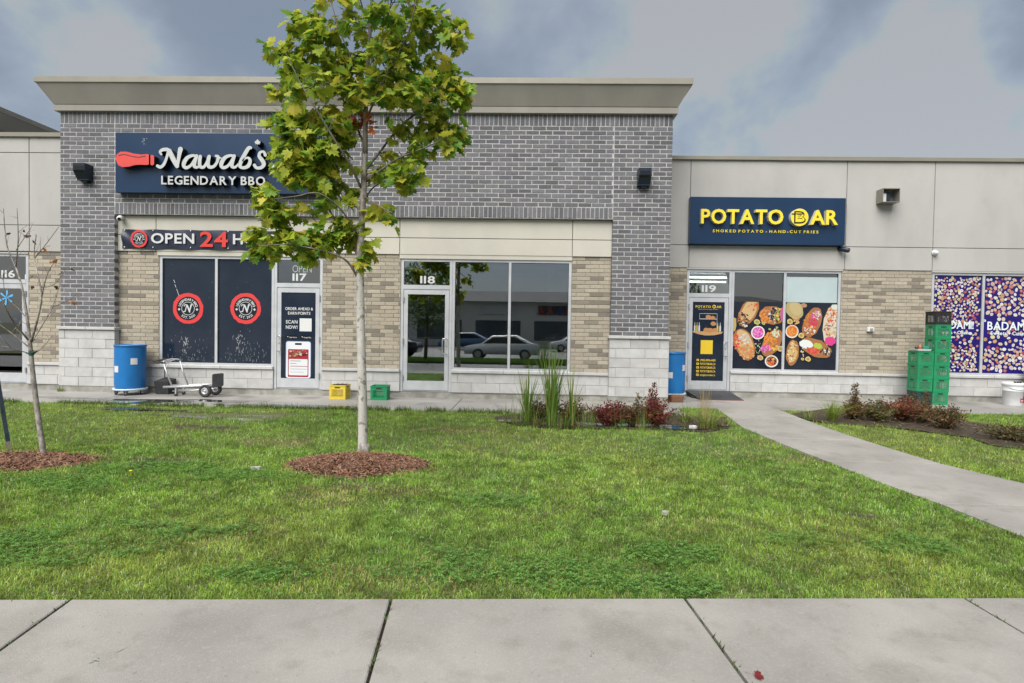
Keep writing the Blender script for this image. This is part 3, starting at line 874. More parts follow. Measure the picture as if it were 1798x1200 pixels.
def stroke(mb, pts, y, depth, mat=0, mside=1, col=(1, 1, 1)):
    Lf, Rt, Q, d = ribbon(pts)
    n = len(Lf)
    def cap(c, r, a0):
        return [(c[0] + r * math.cos(a0 + k * math.pi / 6), c[1] + r * math.sin(a0 + k * math.pi / 6)) for k in range(1, 6)]
    cs = cap(Q[-1], Q[-1, 2] / 2, math.atan2(d[-1, 1], d[-1, 0]) - math.pi / 2)
    c0 = cap(Q[0], Q[0, 2] / 2, math.atan2(-d[0, 1], -d[0, 0]) - math.pi / 2)
    front = [(p[0], y, p[1]) for p in Rt] + [(p[0], y, p[1]) for p in Lf]
    mb.add(front, [(k, k + 1, n + k + 1, n + k) for k in range(n - 1)], mat, col)
    mb.add([(Rt[-1][0], y, Rt[-1][1])] + [(p[0], y, p[1]) for p in cs] + [(Lf[-1][0], y, Lf[-1][1])], [list(range(7))], mat, col)
    mb.add([(Lf[0][0], y, Lf[0][1])] + [(p[0], y, p[1]) for p in c0] + [(Rt[0][0], y, Rt[0][1])], [list(range(7))], mat, col)
    if depth:
        loop = [tuple(p) for p in Rt] + cs + [tuple(p) for p in Lf[::-1]] + c0
        m = len(loop)
        mb.add([(p[0], y, p[1]) for p in loop] + [(p[0], y + depth, p[1]) for p in loop], [((i + 1) % m, i, i + m, (i + 1) % m + m) for i in range(m)], mside, col)
LEAFPTS = [(0, -0.62), (0.05, -0.25), (0.42, -0.33), (0.36, -0.18), (0.60, -0.02), (0.50, 0.06), (0.55, 0.28), (0.36, 0.22), (0.22, 0.24), (0.27, 0.45), (0.12, 0.40), (0, 0.62)]
LEAFPTS = LEAFPTS + [(-x, z) for x, z in LEAFPTS[-2:0:-1]]
def N_strokes(cx, cz, s):
    """the script N of the round emblem"""
    S = [[(-.52, .30, .08), (-.56, .44, .10), (-.36, .52, .12), (-.16, .42, .13)], [(-.18, .46, .11), (-.30, .0, .12), (-.42, -.40, .14), (-.66, -.44, .12)],
         [(-.15, .46, .20), (.06, .0, .22), (.22, -.46, .20)], [(.20, -.46, .14), (.34, .05, .16), (.46, .50, .22), (.60, .50, .10)]]
    return [[(cx + a * s, cz + b * s, w * s) for a, b, w in st] for st in S]

# ---- big fascia sign over the first shop
def zpt(zx, zy, Y):                        # measured on an enlargement of the photograph
    p = at(180 + zx * 0.21135, 210 + zy * 0.21135, Y); return (p.x, p.z)
SX0, SX1, SZ0, SZ1, SY = -8.70, -4.40, 4.21, 5.452, 11.72
sg = thing('shop_sign', "navy fascia sign with white script Nawab's, LEGENDARY BBQ and red knife handle, on grey brick", 'sign', (-6.55, 11.87, 4.21))
t = MB(); t.cbox(SX0, SX1, SY, 11.872, SZ0, SZ1, 0.006); t.build('sign_box', m_sign, sg)
LY = SY - 0.15
SC = at(181, 300, LY).x - at(180, 300, LY).x           # metres per photo pixel on the letter plane
SC *= 0.21135
def script(name, strokes, mats, label=None):
    t = MB()
    for k, st in enumerate(strokes):
        stroke(t, [(*zpt(a, b, LY), w * SC) for a, b, w in st], LY - 0.0012 * k, 0.15, 0, 1)
    return t.build(name, mats, sg)
WK = [m_letter_w, m_letter_k]
script('letter', [[(490, 292, 14), (478, 270, 22), (500, 252, 26), (538, 250, 28), (556, 264, 26)],
                  [(548, 262, 24), (532, 320, 22), (510, 372, 24), (482, 396, 26), (456, 386, 24)],
                  [(556, 262, 36), (588, 330, 40), (620, 388, 34)], [(620, 392, 26), (632, 330, 28), (642, 275, 34), (648, 248, 40)]], WK)
def a_(dx): return [[(782 + dx, 306, 18), (748 + dx, 300, 22), (705 + dx, 318, 30), (678 + dx, 358, 34), (676 + dx, 390, 28), (700 + dx, 401, 26), (735 + dx, 380, 22), (766 + dx, 332, 20)],
                    [(782 + dx, 304, 28), (766 + dx, 355, 30), (764 + dx, 390, 28), (790 + dx, 397, 20), (815 + dx, 372, 14)]]
script('letter', a_(0), WK)
script('letter', [[(812, 308, 28), (806, 355, 30), (812, 392, 28), (842, 394, 24), (868, 352, 20), (882, 312, 26)],
                  [(886, 308, 28), (876, 362, 30), (886, 394, 28), (922, 392, 24), (952, 354, 24), (960, 312, 26), (940, 302, 16)], [(958, 312, 14), (985, 322, 12)]], WK)
script('letter', a_(312), WK)
script('letter', [[(1232, 236, 22), (1212, 240, 30), (1180, 292, 32), (1150, 350, 32), (1142, 388, 28), (1170, 402, 24), (1208, 388, 30), (1226, 350, 28), (1216, 322, 20), (1188, 322, 16), (1165, 342, 14)]], WK)
script('letter', [[(1352, 296, 26), (1338, 268, 18), (1308, 276, 22), (1302, 306, 28), (1325, 338, 32), (1340, 372, 32), (1318, 400, 26), (1280, 402, 24), (1262, 380, 26)]], WK)
t = MB(); c = zpt(1288, 192, LY); s_ = 46 * SC
t.prism([(c[0] + x * s_ * .9, c[1] + z * s_) for x, z in LEAFPTS], LY, SY, 0, 1); t.build('leaf_emblem', WK, sg)
script('knife_blade', [[(1400, 385, 30), (1480, 388, 50), (1600, 386, 60), (1720, 380, 48), (1840, 360, 14)]], WK)
HP = [(108, 330), (118, 290), (150, 268), (200, 268), (260, 284), (320, 292), (365, 288), (385, 292), (385, 375), (362, 378), (320, 376), (270, 378), (220, 392), (165, 396), (130, 380)]
HP = [(398, 300), (412, 294), (428, 304), (428, 372), (412, 384), (398, 374)], HP
for q in HP:
    t = MB(); pts = [zpt(a, b, LY) for a, b in q]; t.prism(pts[::-1], LY, SY, 0, 1); t.build('knife_handle', [m_red, m_letter_k], sg)
t = MB(); stroke(t, [(*zpt(a, b, LY), 6 * SC) for a, b in ((135, 300), (180, 292), (240, 306), (300, 314), (355, 304))], LY - .002, 0.004, 0, 0); t.build('handle_line', m_letter_k, sg)
b0 = zpt(487, 540, LY); b1 = zpt(1352, 540, LY)
text('LEGENDARY BBQ', b0[0], b1[0], b0[1], 70 * SC, LY, depth=0.15, track=0.11, each=lambda i, ch, m: m.build('letter', WK, sg))
t = MB()
for k in range(9):
    a, b = random.uniform(335, 365), random.uniform(155, 210); p = zpt(a, b, SY); q = (p[0] + random.uniform(-.03, .03), p[1] + random.uniform(-.03, .03))
    stroke(t, [(p[0], p[1], .006), (q[0], q[1], .004)], SY - .001 - .0002 * k, 0)
t.build('scratch', m_letter_w, sg)

# ---- potato shop sign
PY = YW - 0.02
PS = (3.625, 7.115, 3.505, 4.575)
ps = thing('shop_sign', 'navy fascia sign reading POTATO BAR in yellow channel letters on stucco', 'sign', (5.37, PY, PS[2]))
t = MB(); t.cbox(PS[0], PS[1], PY - 0.15, PY + 0.003, PS[2], PS[3], 0.006); t.build('sign_box', m_sign, ps)
def qpt(zx, zy, Y): p = at(1180 + zx / 2.909, 260 + zy / 2.909, Y); return (p.x, p.z)
QY = PY - 0.15 - 0.11
YS = [m_letter_y, m_letter_s]
c0, c1 = qpt(148, 386, QY), qpt(568, 390, QY)
h_ = qpt(148, 312, QY)[1] - qpt(148, 386, QY)[1]
text('POTATO', c0[0], c1[0], (c0[1] + c1[1]) / 2, h_, QY, depth=0.11, track=0.06, each=lambda i, ch, m: m.build('letter', YS, ps))
c0, c1 = qpt(706, 396, QY), qpt(848, 396, QY)
text('AR', c0[0], c1[0], c0[1] + 0.02, h_, QY, depth=0.11, track=0.05, each=lambda i, ch, m: m.build('letter', YS, ps))
bc = qpt(652, 355, QY); br = 0.196
t = MB(); t.lathe([(br, -0.11), (br, 0.0), (br - .004, 0.002)], (bc[0], QY, bc[1]), 36, mat=1, axis='Y')
t.m[-1] = 0
o_ = t.build('letter_disc', YS, ps)
t = MB(); text('B', bc[0] - 0.125, bc[0] + 0.135, bc[1] - 0.14, 0.28, QY - 0.006, depth=0.003, mb=t, mat=0, mside=0); t.build('letter_outline', m_letter_k, ps)
t = MB(); text('B', bc[0] - 0.095, bc[0] + 0.105, bc[1] - 0.105, 0.21, QY - 0.011, bold=0.0, depth=0.004, mb=t, mat=0, mside=0); t.build('letter', m_letter_y, ps)
t = MB(); stroke(t, [(bc[0] - .17, bc[1] + .075, .022), (bc[0] + .06, bc[1] + .075, .022)], QY - .013, .003, 0, 0); t.build('letter_bar', m_letter_k, ps)
c0, c1 = qpt(207, 431, PY - .15), qpt(746, 436, PY - .15)
t = MB(); text('SMOKED POTATO - HAND-CUT FRIES', c0[0], c1[0], c0[1], 0.062, PY - 0.16, depth=0.008, mb=t, track=0.32, mat=0, mside=0); t.build('lettering', m_letter_y, ps)

# ---- open-24-hours banner
BY = YR - 0.055
p0, p1 = at(214, 402, BY), at(560, 441, BY)
X0, X1, Z0, Z1 = p0.x, p1.x, at(300, 438, BY).z, at(300, 403.5, BY).z
bn = thing('banner', 'long navy vinyl banner reading OPEN 24 HOURS with red 24, tied to the cream band', 'banner', ((X0 + X1) / 2, BY, Z0))
t = MB(); nx, nz = 90, 10; V_ = []; F_ = []
def ban_y(u, w):
    e = math.exp(-u * 14) + math.exp(-(1 - u) * 14)
    return BY - 0.006 + 0.010 * math.sin(u * 34 + w * 3) * (abs(w - .5) * 1.2 + .25) + e * 0.022 * math.sin((w * 7 + u * 60)) - 0.008 * math.sin(math.pi * w)
for i in range(nx + 1):
    for j in range(nz + 1):
        u, w = i / nx, j / nz
        sag = -0.012 * math.sin(u * math.pi * 6) ** 2 * (1 if j in (0, nz) else 0) * (1 if j else -1)
        V_.append((X0 + (X1 - X0) * u, ban_y(u, w), Z0 + (Z1 - Z0) * w + sag))
for i in range(nx):
    for j in range(nz):
        a = i * (nz + 1) + j; F_.append((a, a + nz + 1, a + nz + 2, a + 1))
t.add(V_, F_); t.build('cloth', M('banner_vinyl', (0.016, 0.021, 0.042), 0.33, (0.022, 0.028, 0.052), 4, 0.7, spec=0.5), bn, True)
TY = BY - 0.042
def bpx(x): return at(x, 420, TY).x
WH, RD, NV = (0.54, 0.55, 0.55), (0.58, 0.055, 0.045), (0.010, 0.014, 0.028)
zb = Z0 + (Z1 - Z0) * 0.28
t = MB(); text('OPEN', bpx(265), bpx(341), zb, 0.215, TY, mb=t, col=WH, track=0.09); t.build('lettering', m_print, bn)
t = MB(); text('24', bpx(351), bpx(400), Z0 + 0.055, 0.32, TY, mb=t, col=RD, track=0.05); t.build('lettering', m_print, bn)
t = MB(); text('HOURS', bpx(409), bpx(505), zb, 0.215, TY, mb=t, col=WH, track=0.09); t.build('lettering', m_print, bn)
def emblem(parent, cx, cz, R, y, name='emblem'):
    t = MB()
    ring(t, cx, cz, R * 0.74, R, y, (0.60, 0.05, 0.05), 44, 0.025)
    disc(t, cx, cz, R * 0.76, R * 0.76, y - 0.0006, (0.008, 0.012, 0.02), 40)
    ring(t, cx, cz, R * 0.40, R * 0.43, y - 0.0012, WH, 36)
    for k, st in enumerate(N_strokes(cx, cz, R * 0.46)):
        stroke(t, st, y - 0.0012 - 0.0002 * k, 0, col=WH)
    arc_text(t, 'LEGENDARY BBQ', cx, cz, R * 0.585, R * 0.15, 165, 12, y - 0.0012, WH)
    arc_text(t, 'EST. 2021', cx, cz, R * 0.585, R * 0.15, 228, 318, y - 0.0012, WH, inner=True)
    for s in (-1, 1):
        c = cx + s * R * 0.585; z_ = cz - R * 0.06; q = R * .085
        t.flat([(c, z_ - q), (c + q, z_), (c, z_ + q), (c - q, z_)], y - 0.0012, WH)
    return t.build(name, m_print, parent)
emblem(bn, bpx(244), (Z0 + Z1) / 2, 0.185, TY)
emblem(bn, bpx(530), (Z0 + Z1) / 2, 0.185, TY)
for px in (218, 268, 334, 400, 466, 532, 556):
    for zz in (Z1 - 0.03, Z0 + 0.03):
        t = MB(); t.lathe([(0.012, 0), (0.012, 0.006), (0.006, 0.008)], (bpx(px), TY + 0.012, zz), 10, axis='Y'); t.build('grommet', m_alu_dirty, bn)

# ---- window films and prints of the first shop
for (pane, a, b), px in zip(panes117, (330, 431)):
    c = at(px, 542, YR + .04)
    emblem(pane, c.x, c.z, at(px + 27, 542, YR).x - at(px, 542, YR).x, YR + 0.044)
    t = MB()                                                # scratches and scuffed film
    for k in range(70):
        u = random.gauss(0.5, 0.22); x = a + (b - a) * min(max(u, .05), .95); z = 0.68 + abs(random.gauss(0, 0.26))
        L_ = random.uniform(0.01, 0.09) * random.random()
        stroke(t, [(x, z, random.uniform(.002, .006)), (x + random.uniform(-.015, .015), z + L_ + .004, .002)], YR + 0.0440 - 0.00004 * k, 0, col=(0.42, 0.44, 0.45))
    for k in range(26):
        x = a + (b - a) * .42 + random.gauss(0, .05); z = 1.08 + random.gauss(0, .1)
        stroke(t, [(x, z, .009), (x + random.uniform(-.02, .02), z + random.uniform(.01, .06), .003)], YR + 0.0400 - 0.00004 * k, 0, col=(0.46, 0.48, 0.49))
    t.build('scuff', m_print, pane)['kind'] = 'stuff'
t = MB()
for k, (x, y) in enumerate(((305, 492), (307, 500), (310, 508), (312, 514))):
    p = at(x, y, YR + .04); q = at(x + 2, y + 5, YR + .04); stroke(t, [(p.x, p.z, .010), (q.x, q.z, .008)], YR + .0425, 0, col=(.6, .6, .6))
t.build('scratch', m_print, panes117[0][0])
# door poster 117
fr_, dr, (x0, x1, z0, z1), tr = d117
Y_ = YR + 0.030
w_, h_ = x1 - x0, z1 - z0
fx = lambda u: x0 + u * w_
fz = lambda v: z1 - v * h_
ps_ = MB(); ps_.box(x0 + .002, x1 - .002, Y_, Y_ + 0.004, z0 + .002, z1 - .002, 0, (0.011, 0.018, 0.032))
poster = ps_.build('door_print', m_film, dr)
t = MB()
text('ORDER AHEAD &', fx(.11), fx(.92), fz(.205), h_ * .033, Y_ - .001, mb=t, col=WH)
text('EARN POINTS', fx(.19), fx(.84), fz(.257), h_ * .033, Y_ - .001, mb=t, col=WH)
text('SCAN', fx(.13), fx(.47), fz(.362), h_ * .04, Y_ - .001, mb=t, col=WH)
text('NOW!', fx(.13), fx(.47), fz(.424), h_ * .04, Y_ - .001, mb=t, col=WH)
t.flat([(fx(.53), fz(.45)), (fx(.88), fz(.45)), (fx(.88), fz(.30)), (fx(.53), fz(.30))], Y_ - .001, (0.6, 0.6, 0.6))
for u0, u1, s in ((.14, .46, 'App Store'), (.56, .88, 'Google Play')):
    t.flat(rrect(fx(u0), fx(u1), fz(.535), fz(.495), .008), Y_ - .0008, (.004, .004, .005))
    text(s, fx(u0 + .09), fx(u1 - .01), fz(.528), h_ * .013, Y_ - .0016, mb=t, col=WH)
    disc(t, fx(u0 + .05), fz(.515), .011, .012, Y_ - .0016, WH, 10)
t.flat(rrect(fx(.13), fx(.87), fz(.998), fz(.565), .05), Y_ - .0010, (.16, .20, .42))
t.flat(rrect(fx(.145), fx(.855), fz(.996), fz(.572), .045), Y_ - .0016, (.62, .64, .68))
t.flat(rrect(fx(.40), fx(.60), fz(.61), fz(.588), .012), Y_ - .0022, (.01, .01, .012))
t.flat(rrect(fx(.20), fx(.80), fz(.985), fz(.66), .02), Y_ - .0022, (.30, .02, .03))
for k in range(46):
    disc(t, fx(random.uniform(.24, .76)), fz(random.uniform(.675, .745)), random.uniform(.01, .035), random.uniform(.01, .03), Y_ - .0024 - k * .00003,
         random.choice([(.05, .02, .02), (.45, .40, .36), (.38, .05, .05), (.20, .08, .05), (.30, .32, .12), (.02, .02, .02)]), 9, 0, .2)
t.flat(rrect(fx(.225), fx(.775), fz(.965), fz(.775), .02), Y_ - .0042, (.60, .62, .64))
for v, wd, c in ((.80, .30, (.1, .1, .1)), (.83, .18, (.2, .2, .2)), (.862, .50, (.25, .02, .03)), (.895, .48, (.3, .3, .3)), (.93, .40, (.35, .35, .35))):
    t.flat([(fx(.27), fz(v)), (fx(.27 + wd), fz(v)), (fx(.27 + wd), fz(v - .006)), (fx(.27), fz(v - .006))], Y_ - .0048, c)
t.build('lettering', m_print, poster)['kind'] = 'stuff'
# unit numbers on the transoms
def number(door_, s, pxa, pxb, pyb, Y, extra=None):
    t = MB(); a, b = at(pxa, pyb, Y), at(pxb, pyb, Y)
    text(s, a.x, b.x, a.z, 0.155, Y + 0.044, mb=t, col=WH, track=0.10)
    t.build('unit_number', m_print, door_[0])
    if extra: t = MB(); extra(t); t.build('sticker', m_print, door_[0])['kind'] = 'stuff'
def open_neon(t):
    a, b = at(512, 478, YR), at(546, 478, YR)
    text('OPEN', a.x, b.x, a.z, 0.15, YR + 0.044, bold=0.0, mb=t, col=(.34, .36, .36), track=0.1)
    c = at(491, 461, YR); t.flat([(c.x - .03, c.z - .05), (c.x + .03, c.z - .05), (c.x + .03, c.z + .05), (c.x - .03, c.z + .05)], YR + .057, (.6, .62, .62))
number(d117, '117', 512, 537, 493, YR, open_neon)
number(d118, '118', 737, 763, 497.5, YR)
number(d119, '119', 1233, 1258, 512.5, YW)
def tag116(t):
    c = at(43, 486, YL); t.flat([(c.x - .03, c.z - .05), (c.x + .03, c.z - .05), (c.x + .03, c.z + .05), (c.x - .03, c.z + .05)], YL + .044, (.45, .6, .55))
number(d116, '116', -1, 23, 487, YL, tag116)
t = MB(); c = at(9, 523, YL)
for k in range(6):
    a = k * math.pi / 3 + .4; stroke(t, [(c.x, c.z, .02), (c.x + .14 * math.cos(a), c.z + .14 * math.sin(a), .05)], YL + .030 - k * .0003, 0, col=(.10, .35, .62))
t.build('blue_emblem', m_print, d116[1])

# ---- potato shop door and window prints
fr_, dr, (x0, x1, z0, z1), tr = d119
Y_ = YW + 0.030; w_, h_ = x1 - x0, z1 - z0
YE = (0.66, 0.46, 0.035)
ps_ = MB(); ps_.box(x0 + .002, x1 - .002, Y_, Y_ + 0.004, z0 + .002, z1 - .002); poster = ps_.build('door_print', m_film, dr)
t = MB()
text('POTATO', fx(.09), fx(.57), fz(.075), h_ * .030, Y_ - .001, mb=t, col=YE)
disc(t, fx(.675), fz(.058), .042, .042, Y_ - .001, YE, 20)
text('B', fx(.635), fx(.715), fz(.070), h_ * .022, Y_ - .0018, mb=t, col=(.01, .012, .02))
text('AR', fx(.745), fx(.91), fz(.075), h_ * .030, Y_ - .001, mb=t, col=YE)
text('SMOKED POTATO - HAND-CUT FRIES', fx(.17), fx(.80), fz(.097), h_ * .008, Y_ - .001, mb=t, col=YE, track=.2)
for a, b, c, d in ((.22, .78, .145, .149), (.22, .78, .212, .219), (.22, .228, .145, .216), (.772, .78, .145, .37), (.60, .78, .285, .289)):
    t.flat([(fx(a), fz(d)), (fx(b), fz(d)), (fx(b), fz(c)), (fx(a), fz(c))], Y_ - .001, (.55, .55, .55))
TAN = (.42, .20, .08)
t.flat([(fx(u), fz(v)) for u, v in ((.02, .385), (.20, .41), (.42, .425), (.70, .42), (.92, .40), (.97, .375), (.02, .372))], Y_ - .0012, (.45, .27, .13))
for k, u in enumerate((.08, .15, .22, .80, .88)):
    t.flat([(fx(u - .025), fz(.372)), (fx(u + .025), fz(.372)), (fx(u + .025), fz(.31)), (fx(u + .008), fz(.29)), (fx(u + .008), fz(.26)), (fx(u - .008), fz(.26)), (fx(u - .008), fz(.29)), (fx(u - .025), fz(.31))], Y_ - .0014, [(.5, .5, .45), (.45, .35, .1), (.55, .55, .55), (.5, .4, .1), (.5, .5, .5)][k])
for u, v, r in ((.50, .19, .05), (.64, .20, .045), (.44, .355, .05), (.56, .36, .06), (.66, .275, .05), (.72, .355, .05)):
    disc(t, fx(u), fz(v), r * 1.3, r, Y_ - .0016 - u * .0004, TAN, 12, 0, .08)
t.flat([(fx(.28), fz(.66)), (fx(.66), fz(.66)), (fx(.66), fz(.485)), (fx(.28), fz(.485))], Y_ - .001, YE)
for k, s in enumerate(('(905) 890-6400', 'POTATOBAR.CA', 'POTATOBAR.CA', 'POTATOBAR.CA', 'INFO@POTATOBAR.CA')):
    v = .752 + k * .047
    text(s, fx(.28), fx(.76), fz(v), h_ * (.027 if k < 4 else .02), Y_ - .001, mb=t, col=YE, track=.05)
    t.flat(rrect(fx(.16), fx(.24), fz(v), fz(v - .028), .012), Y_ - .001, YE)
    disc(t, fx(.20), fz(v - .014), .012, .012, Y_ - .0016, (.01, .015, .03), 8)
t.build('lettering', m_print, poster)['kind'] = 'stuff'

def spt(zx, zy):                                        # enlargement of the potato window
    p = at(1270 + zx * 0.15837, 470 + zy * 0.15837, YW + .04); return p.x, p.z
SS = abs(spt(1, 600)[0] - spt(0, 600)[0])
zt = spt(600, 385)[1]
for wi, (pane, a, b) in enumerate(panes119):
    t = MB(); t.box(a + .003, b - .003, YW + 0.0405, YW + 0.0465, 0.66, zt)
    pr = t.build('window_print', M('print_slate', (0.018, 0.022, 0.032), 0.16, (0.010, 0.013, 0.024), 1.6, 1.0, spec=0.42), pane)
    t = MB(); kk = [0]
    ya = YW + 0.0400
    def lay_(k=1): kk[0] += 1; return ya - kk[0] * 0.000035
    def blob(zx, zy, rx, ry, deg, col, jag=.06, n=22):
        c = spt(zx, zy); pts = []
        ca, sa = math.cos(math.radians(-deg)), math.sin(math.radians(-deg))
        for k in range(n):
            q = 2 * math.pi * k / n; j = 1 + random.uniform(-jag, jag)
            u, v = rx * SS * math.cos(q) * j, ry * SS * math.sin(q) * j
            X, Z = c[0] + u * ca - v * sa, c[1] + u * sa + v * ca
            pts.append((min(max(X, a + .004), b - .004), min(max(Z, 0.662), zt - .002)))
        t.flat(pts, lay_(), col)
    def bits(zx, zy, rx, ry, deg, cols, n, s0=8, s1=18):
        for _ in range(n):
            r = math.sqrt(random.random()); q = random.uniform(0, 6.28)
            u, v = rx * r * math.cos(q), ry * r * math.sin(q); ca, sa = math.cos(math.radians(deg)), math.sin(math.radians(deg))
            blob(zx + u * ca - v * sa, zy + u * sa + v * ca, random.uniform(s0, s1), random.uniform(s0, s1) * .6, random.uniform(0, 180), random.choice(cols), .25, 8)
    SKIN, CR_, OR, PK, RDd, WHT, GR, BK, YL_ = (.30, .13, .05), (.50, .34, .17), (.55, .17, .035), (.50, .07, .28), (.48, .04, .035), (.55, .52, .46), (.20, .26, .06), (.02, .018, .02), (.55, .38, .08)
    if wi == 0:
        blob(275, 500, 95, 175, 28, SKIN); blob(285, 480, 75, 140, 28, CR_); bits(215, 570, 80, 70, 30, [BK, (.12, .06, .04), (.4, .2, .1)], 60); bits(330, 430, 50, 40, 0, [OR, RDd, CR_], 30); bits(235, 620, 40, 40, 0, [WHT, BK, SKIN], 20)
        blob(550, 530, 150, 100, 8, SKIN); bits(470, 540, 70, 80, 0, [OR, (.6, .25, .08)], 60); bits(560, 530, 60, 85, 0, [BK, (.05, .04, .06), WHT], 60); bits(610, 530, 40, 80, 0, [GR, YL_, BK], 40); blob(650, 520, 18, 80, 0, PK)
        blob(230, 850, 110, 185, -22, SKIN); blob(235, 850, 92, 165, -22, CR_); bits(150, 830, 55, 90, -15, [RDd, (.6, .1, .06)], 45); bits(230, 790, 55, 70, -20, [WHT, (.4, .4, .42), CR_], 45); bits(260, 940, 85, 80, -20, [OR, (.45, .22, .1), (.5, .3, .15)], 80)
        blob(535, 835, 95, 165, 30, SKIN); bits(520, 800, 70, 100, 30, [OR, (.6, .24, .05)], 80); bits(580, 730, 45, 45, 0, [WHT, (.4, .45, .25)], 30); bits(465, 900, 50, 40, 0, [PK, (.6, .2, .45)], 35); bits(560, 890, 30, 70, 30, [SKIN, YL_, OR], 25)
        blob(380, 722, 76, 76, 0, (.62, .60, .60), .01); blob(380, 722, 62, 62, 0, PK, .02); bits(380, 722, 50, 50, 0, [(.55, .12, .40), (.6, .25, .45), (.4, .05, .25)], 40)
        blob(530, 1040, 74, 68, 0, (.60, .58, .55), .01); blob(530, 1038, 60, 54, 0, (.2, .1, .05), .02); bits(530, 1038, 48, 42, 0, [OR, YL_, RDd, BK], 40)
        for x, y, r in ((370, 605, 36), (440, 620, 20), (405, 1000, 34), (630, 900, 40), (510, 685, 14), (590, 665, 14)):
            blob(x, y, r, r * .8, 20, (.42, .40, .14) if y < 800 else CR_, .12); blob(x, y, r * .55, r * .4, 20, (.25, .24, .10), .1)
        blob(115, 630, 26, 80, 0, (.40, .30, .12)); bits(380, 880, 40, 70, 0, [GR, WHT, (.3, .35, .2)], 18, 5, 12)
    else:
        blob(790, 470, 90, 110, -35, (.36, .29, .14)); blob(800, 460, 60, 80, -35, (.42, .34, .17)); blob(895, 420, 32, 24, 10, (.36, .20, .12))
        blob(985, 610, 95, 175, 18, SKIN); bits(930, 600, 35, 110, 18, [OR, SKIN], 40); bits(1030, 530, 50, 50, 0, [PK, WHT, (.5, .2, .35)], 45); bits(1000, 610, 55, 50, 10, [RDd, (.5, .05, .15)], 40); bits(960, 690, 60, 55, 0, [WHT, (.2, .06, .06), OR], 55)
        blob(1190, 640, 85, 225, 6, (.52, .46, .36)); bits(1200, 530, 60, 90, 0, [OR, WHT, RDd, CR_], 70); bits(1190, 690, 70, 90, 0, [WHT, CR_, (.3, .1, .06)], 70); blob(1185, 815, 62, 50, 0, (.55, .05, .20), .12); blob(1235, 440, 40, 30, 0, (.5, .55, .5))
        blob(760, 710, 72, 74, 0, (.60, .56, .52), .01); blob(760, 708, 60, 62, 0, OR, .03); bits(760, 708, 48, 50, 0, [OR, (.6, .25, .06), (.45, .12, .03)], 45)
        blob(765, 945, 70, 145, 4, SKIN); bits(765, 940, 52, 120, 4, [CR_, YL_, WHT, (.5, .35, .12)], 110, 8, 16)
        blob(1020, 890, 180, 95, 22, SKIN); blob(915, 850, 75, 50, 10, (.60, .62, .62)); blob(1045, 870, 50, 32, 20, (.34, .42, .06), .12); bits(1000, 925, 75, 35, 15, [RDd, (.6, .1, .08)], 50); bits(1130, 930, 60, 40, 15, [WHT, BK, (.3, .2, .12)], 45)
        for x, y, r in ((735, 600, 34), (935, 1015, 32), (875, 1015, 18), (860, 755, 34), (770, 555, 14), (820, 605, 18)):
            blob(x, y, r, r * .9, 20, (.50, .38, .13), .12); blob(x, y, r * .5, r * .45, 20, (.30, .2, .08), .1)
        bits(800, 590, 40, 40, 0, [(.4, .18, .06), CR_], 14); bits(870, 940, 20, 60, 0, [WHT, CR_], 10, 6, 12)
        t2 = MB(); t2.box(a + .004, b - .004, YW + 0.0405, YW + 0.0465, zt + .004, HEAD - .14); t2.build('frosted_film', M('film_frosted', (0.40, 0.48, 0.49), 0.22, (0.34, 0.42, 0.435), 2, 0.7), pane)
    t.build('food_picture', m_print, pr)['kind'] = 'stuff'
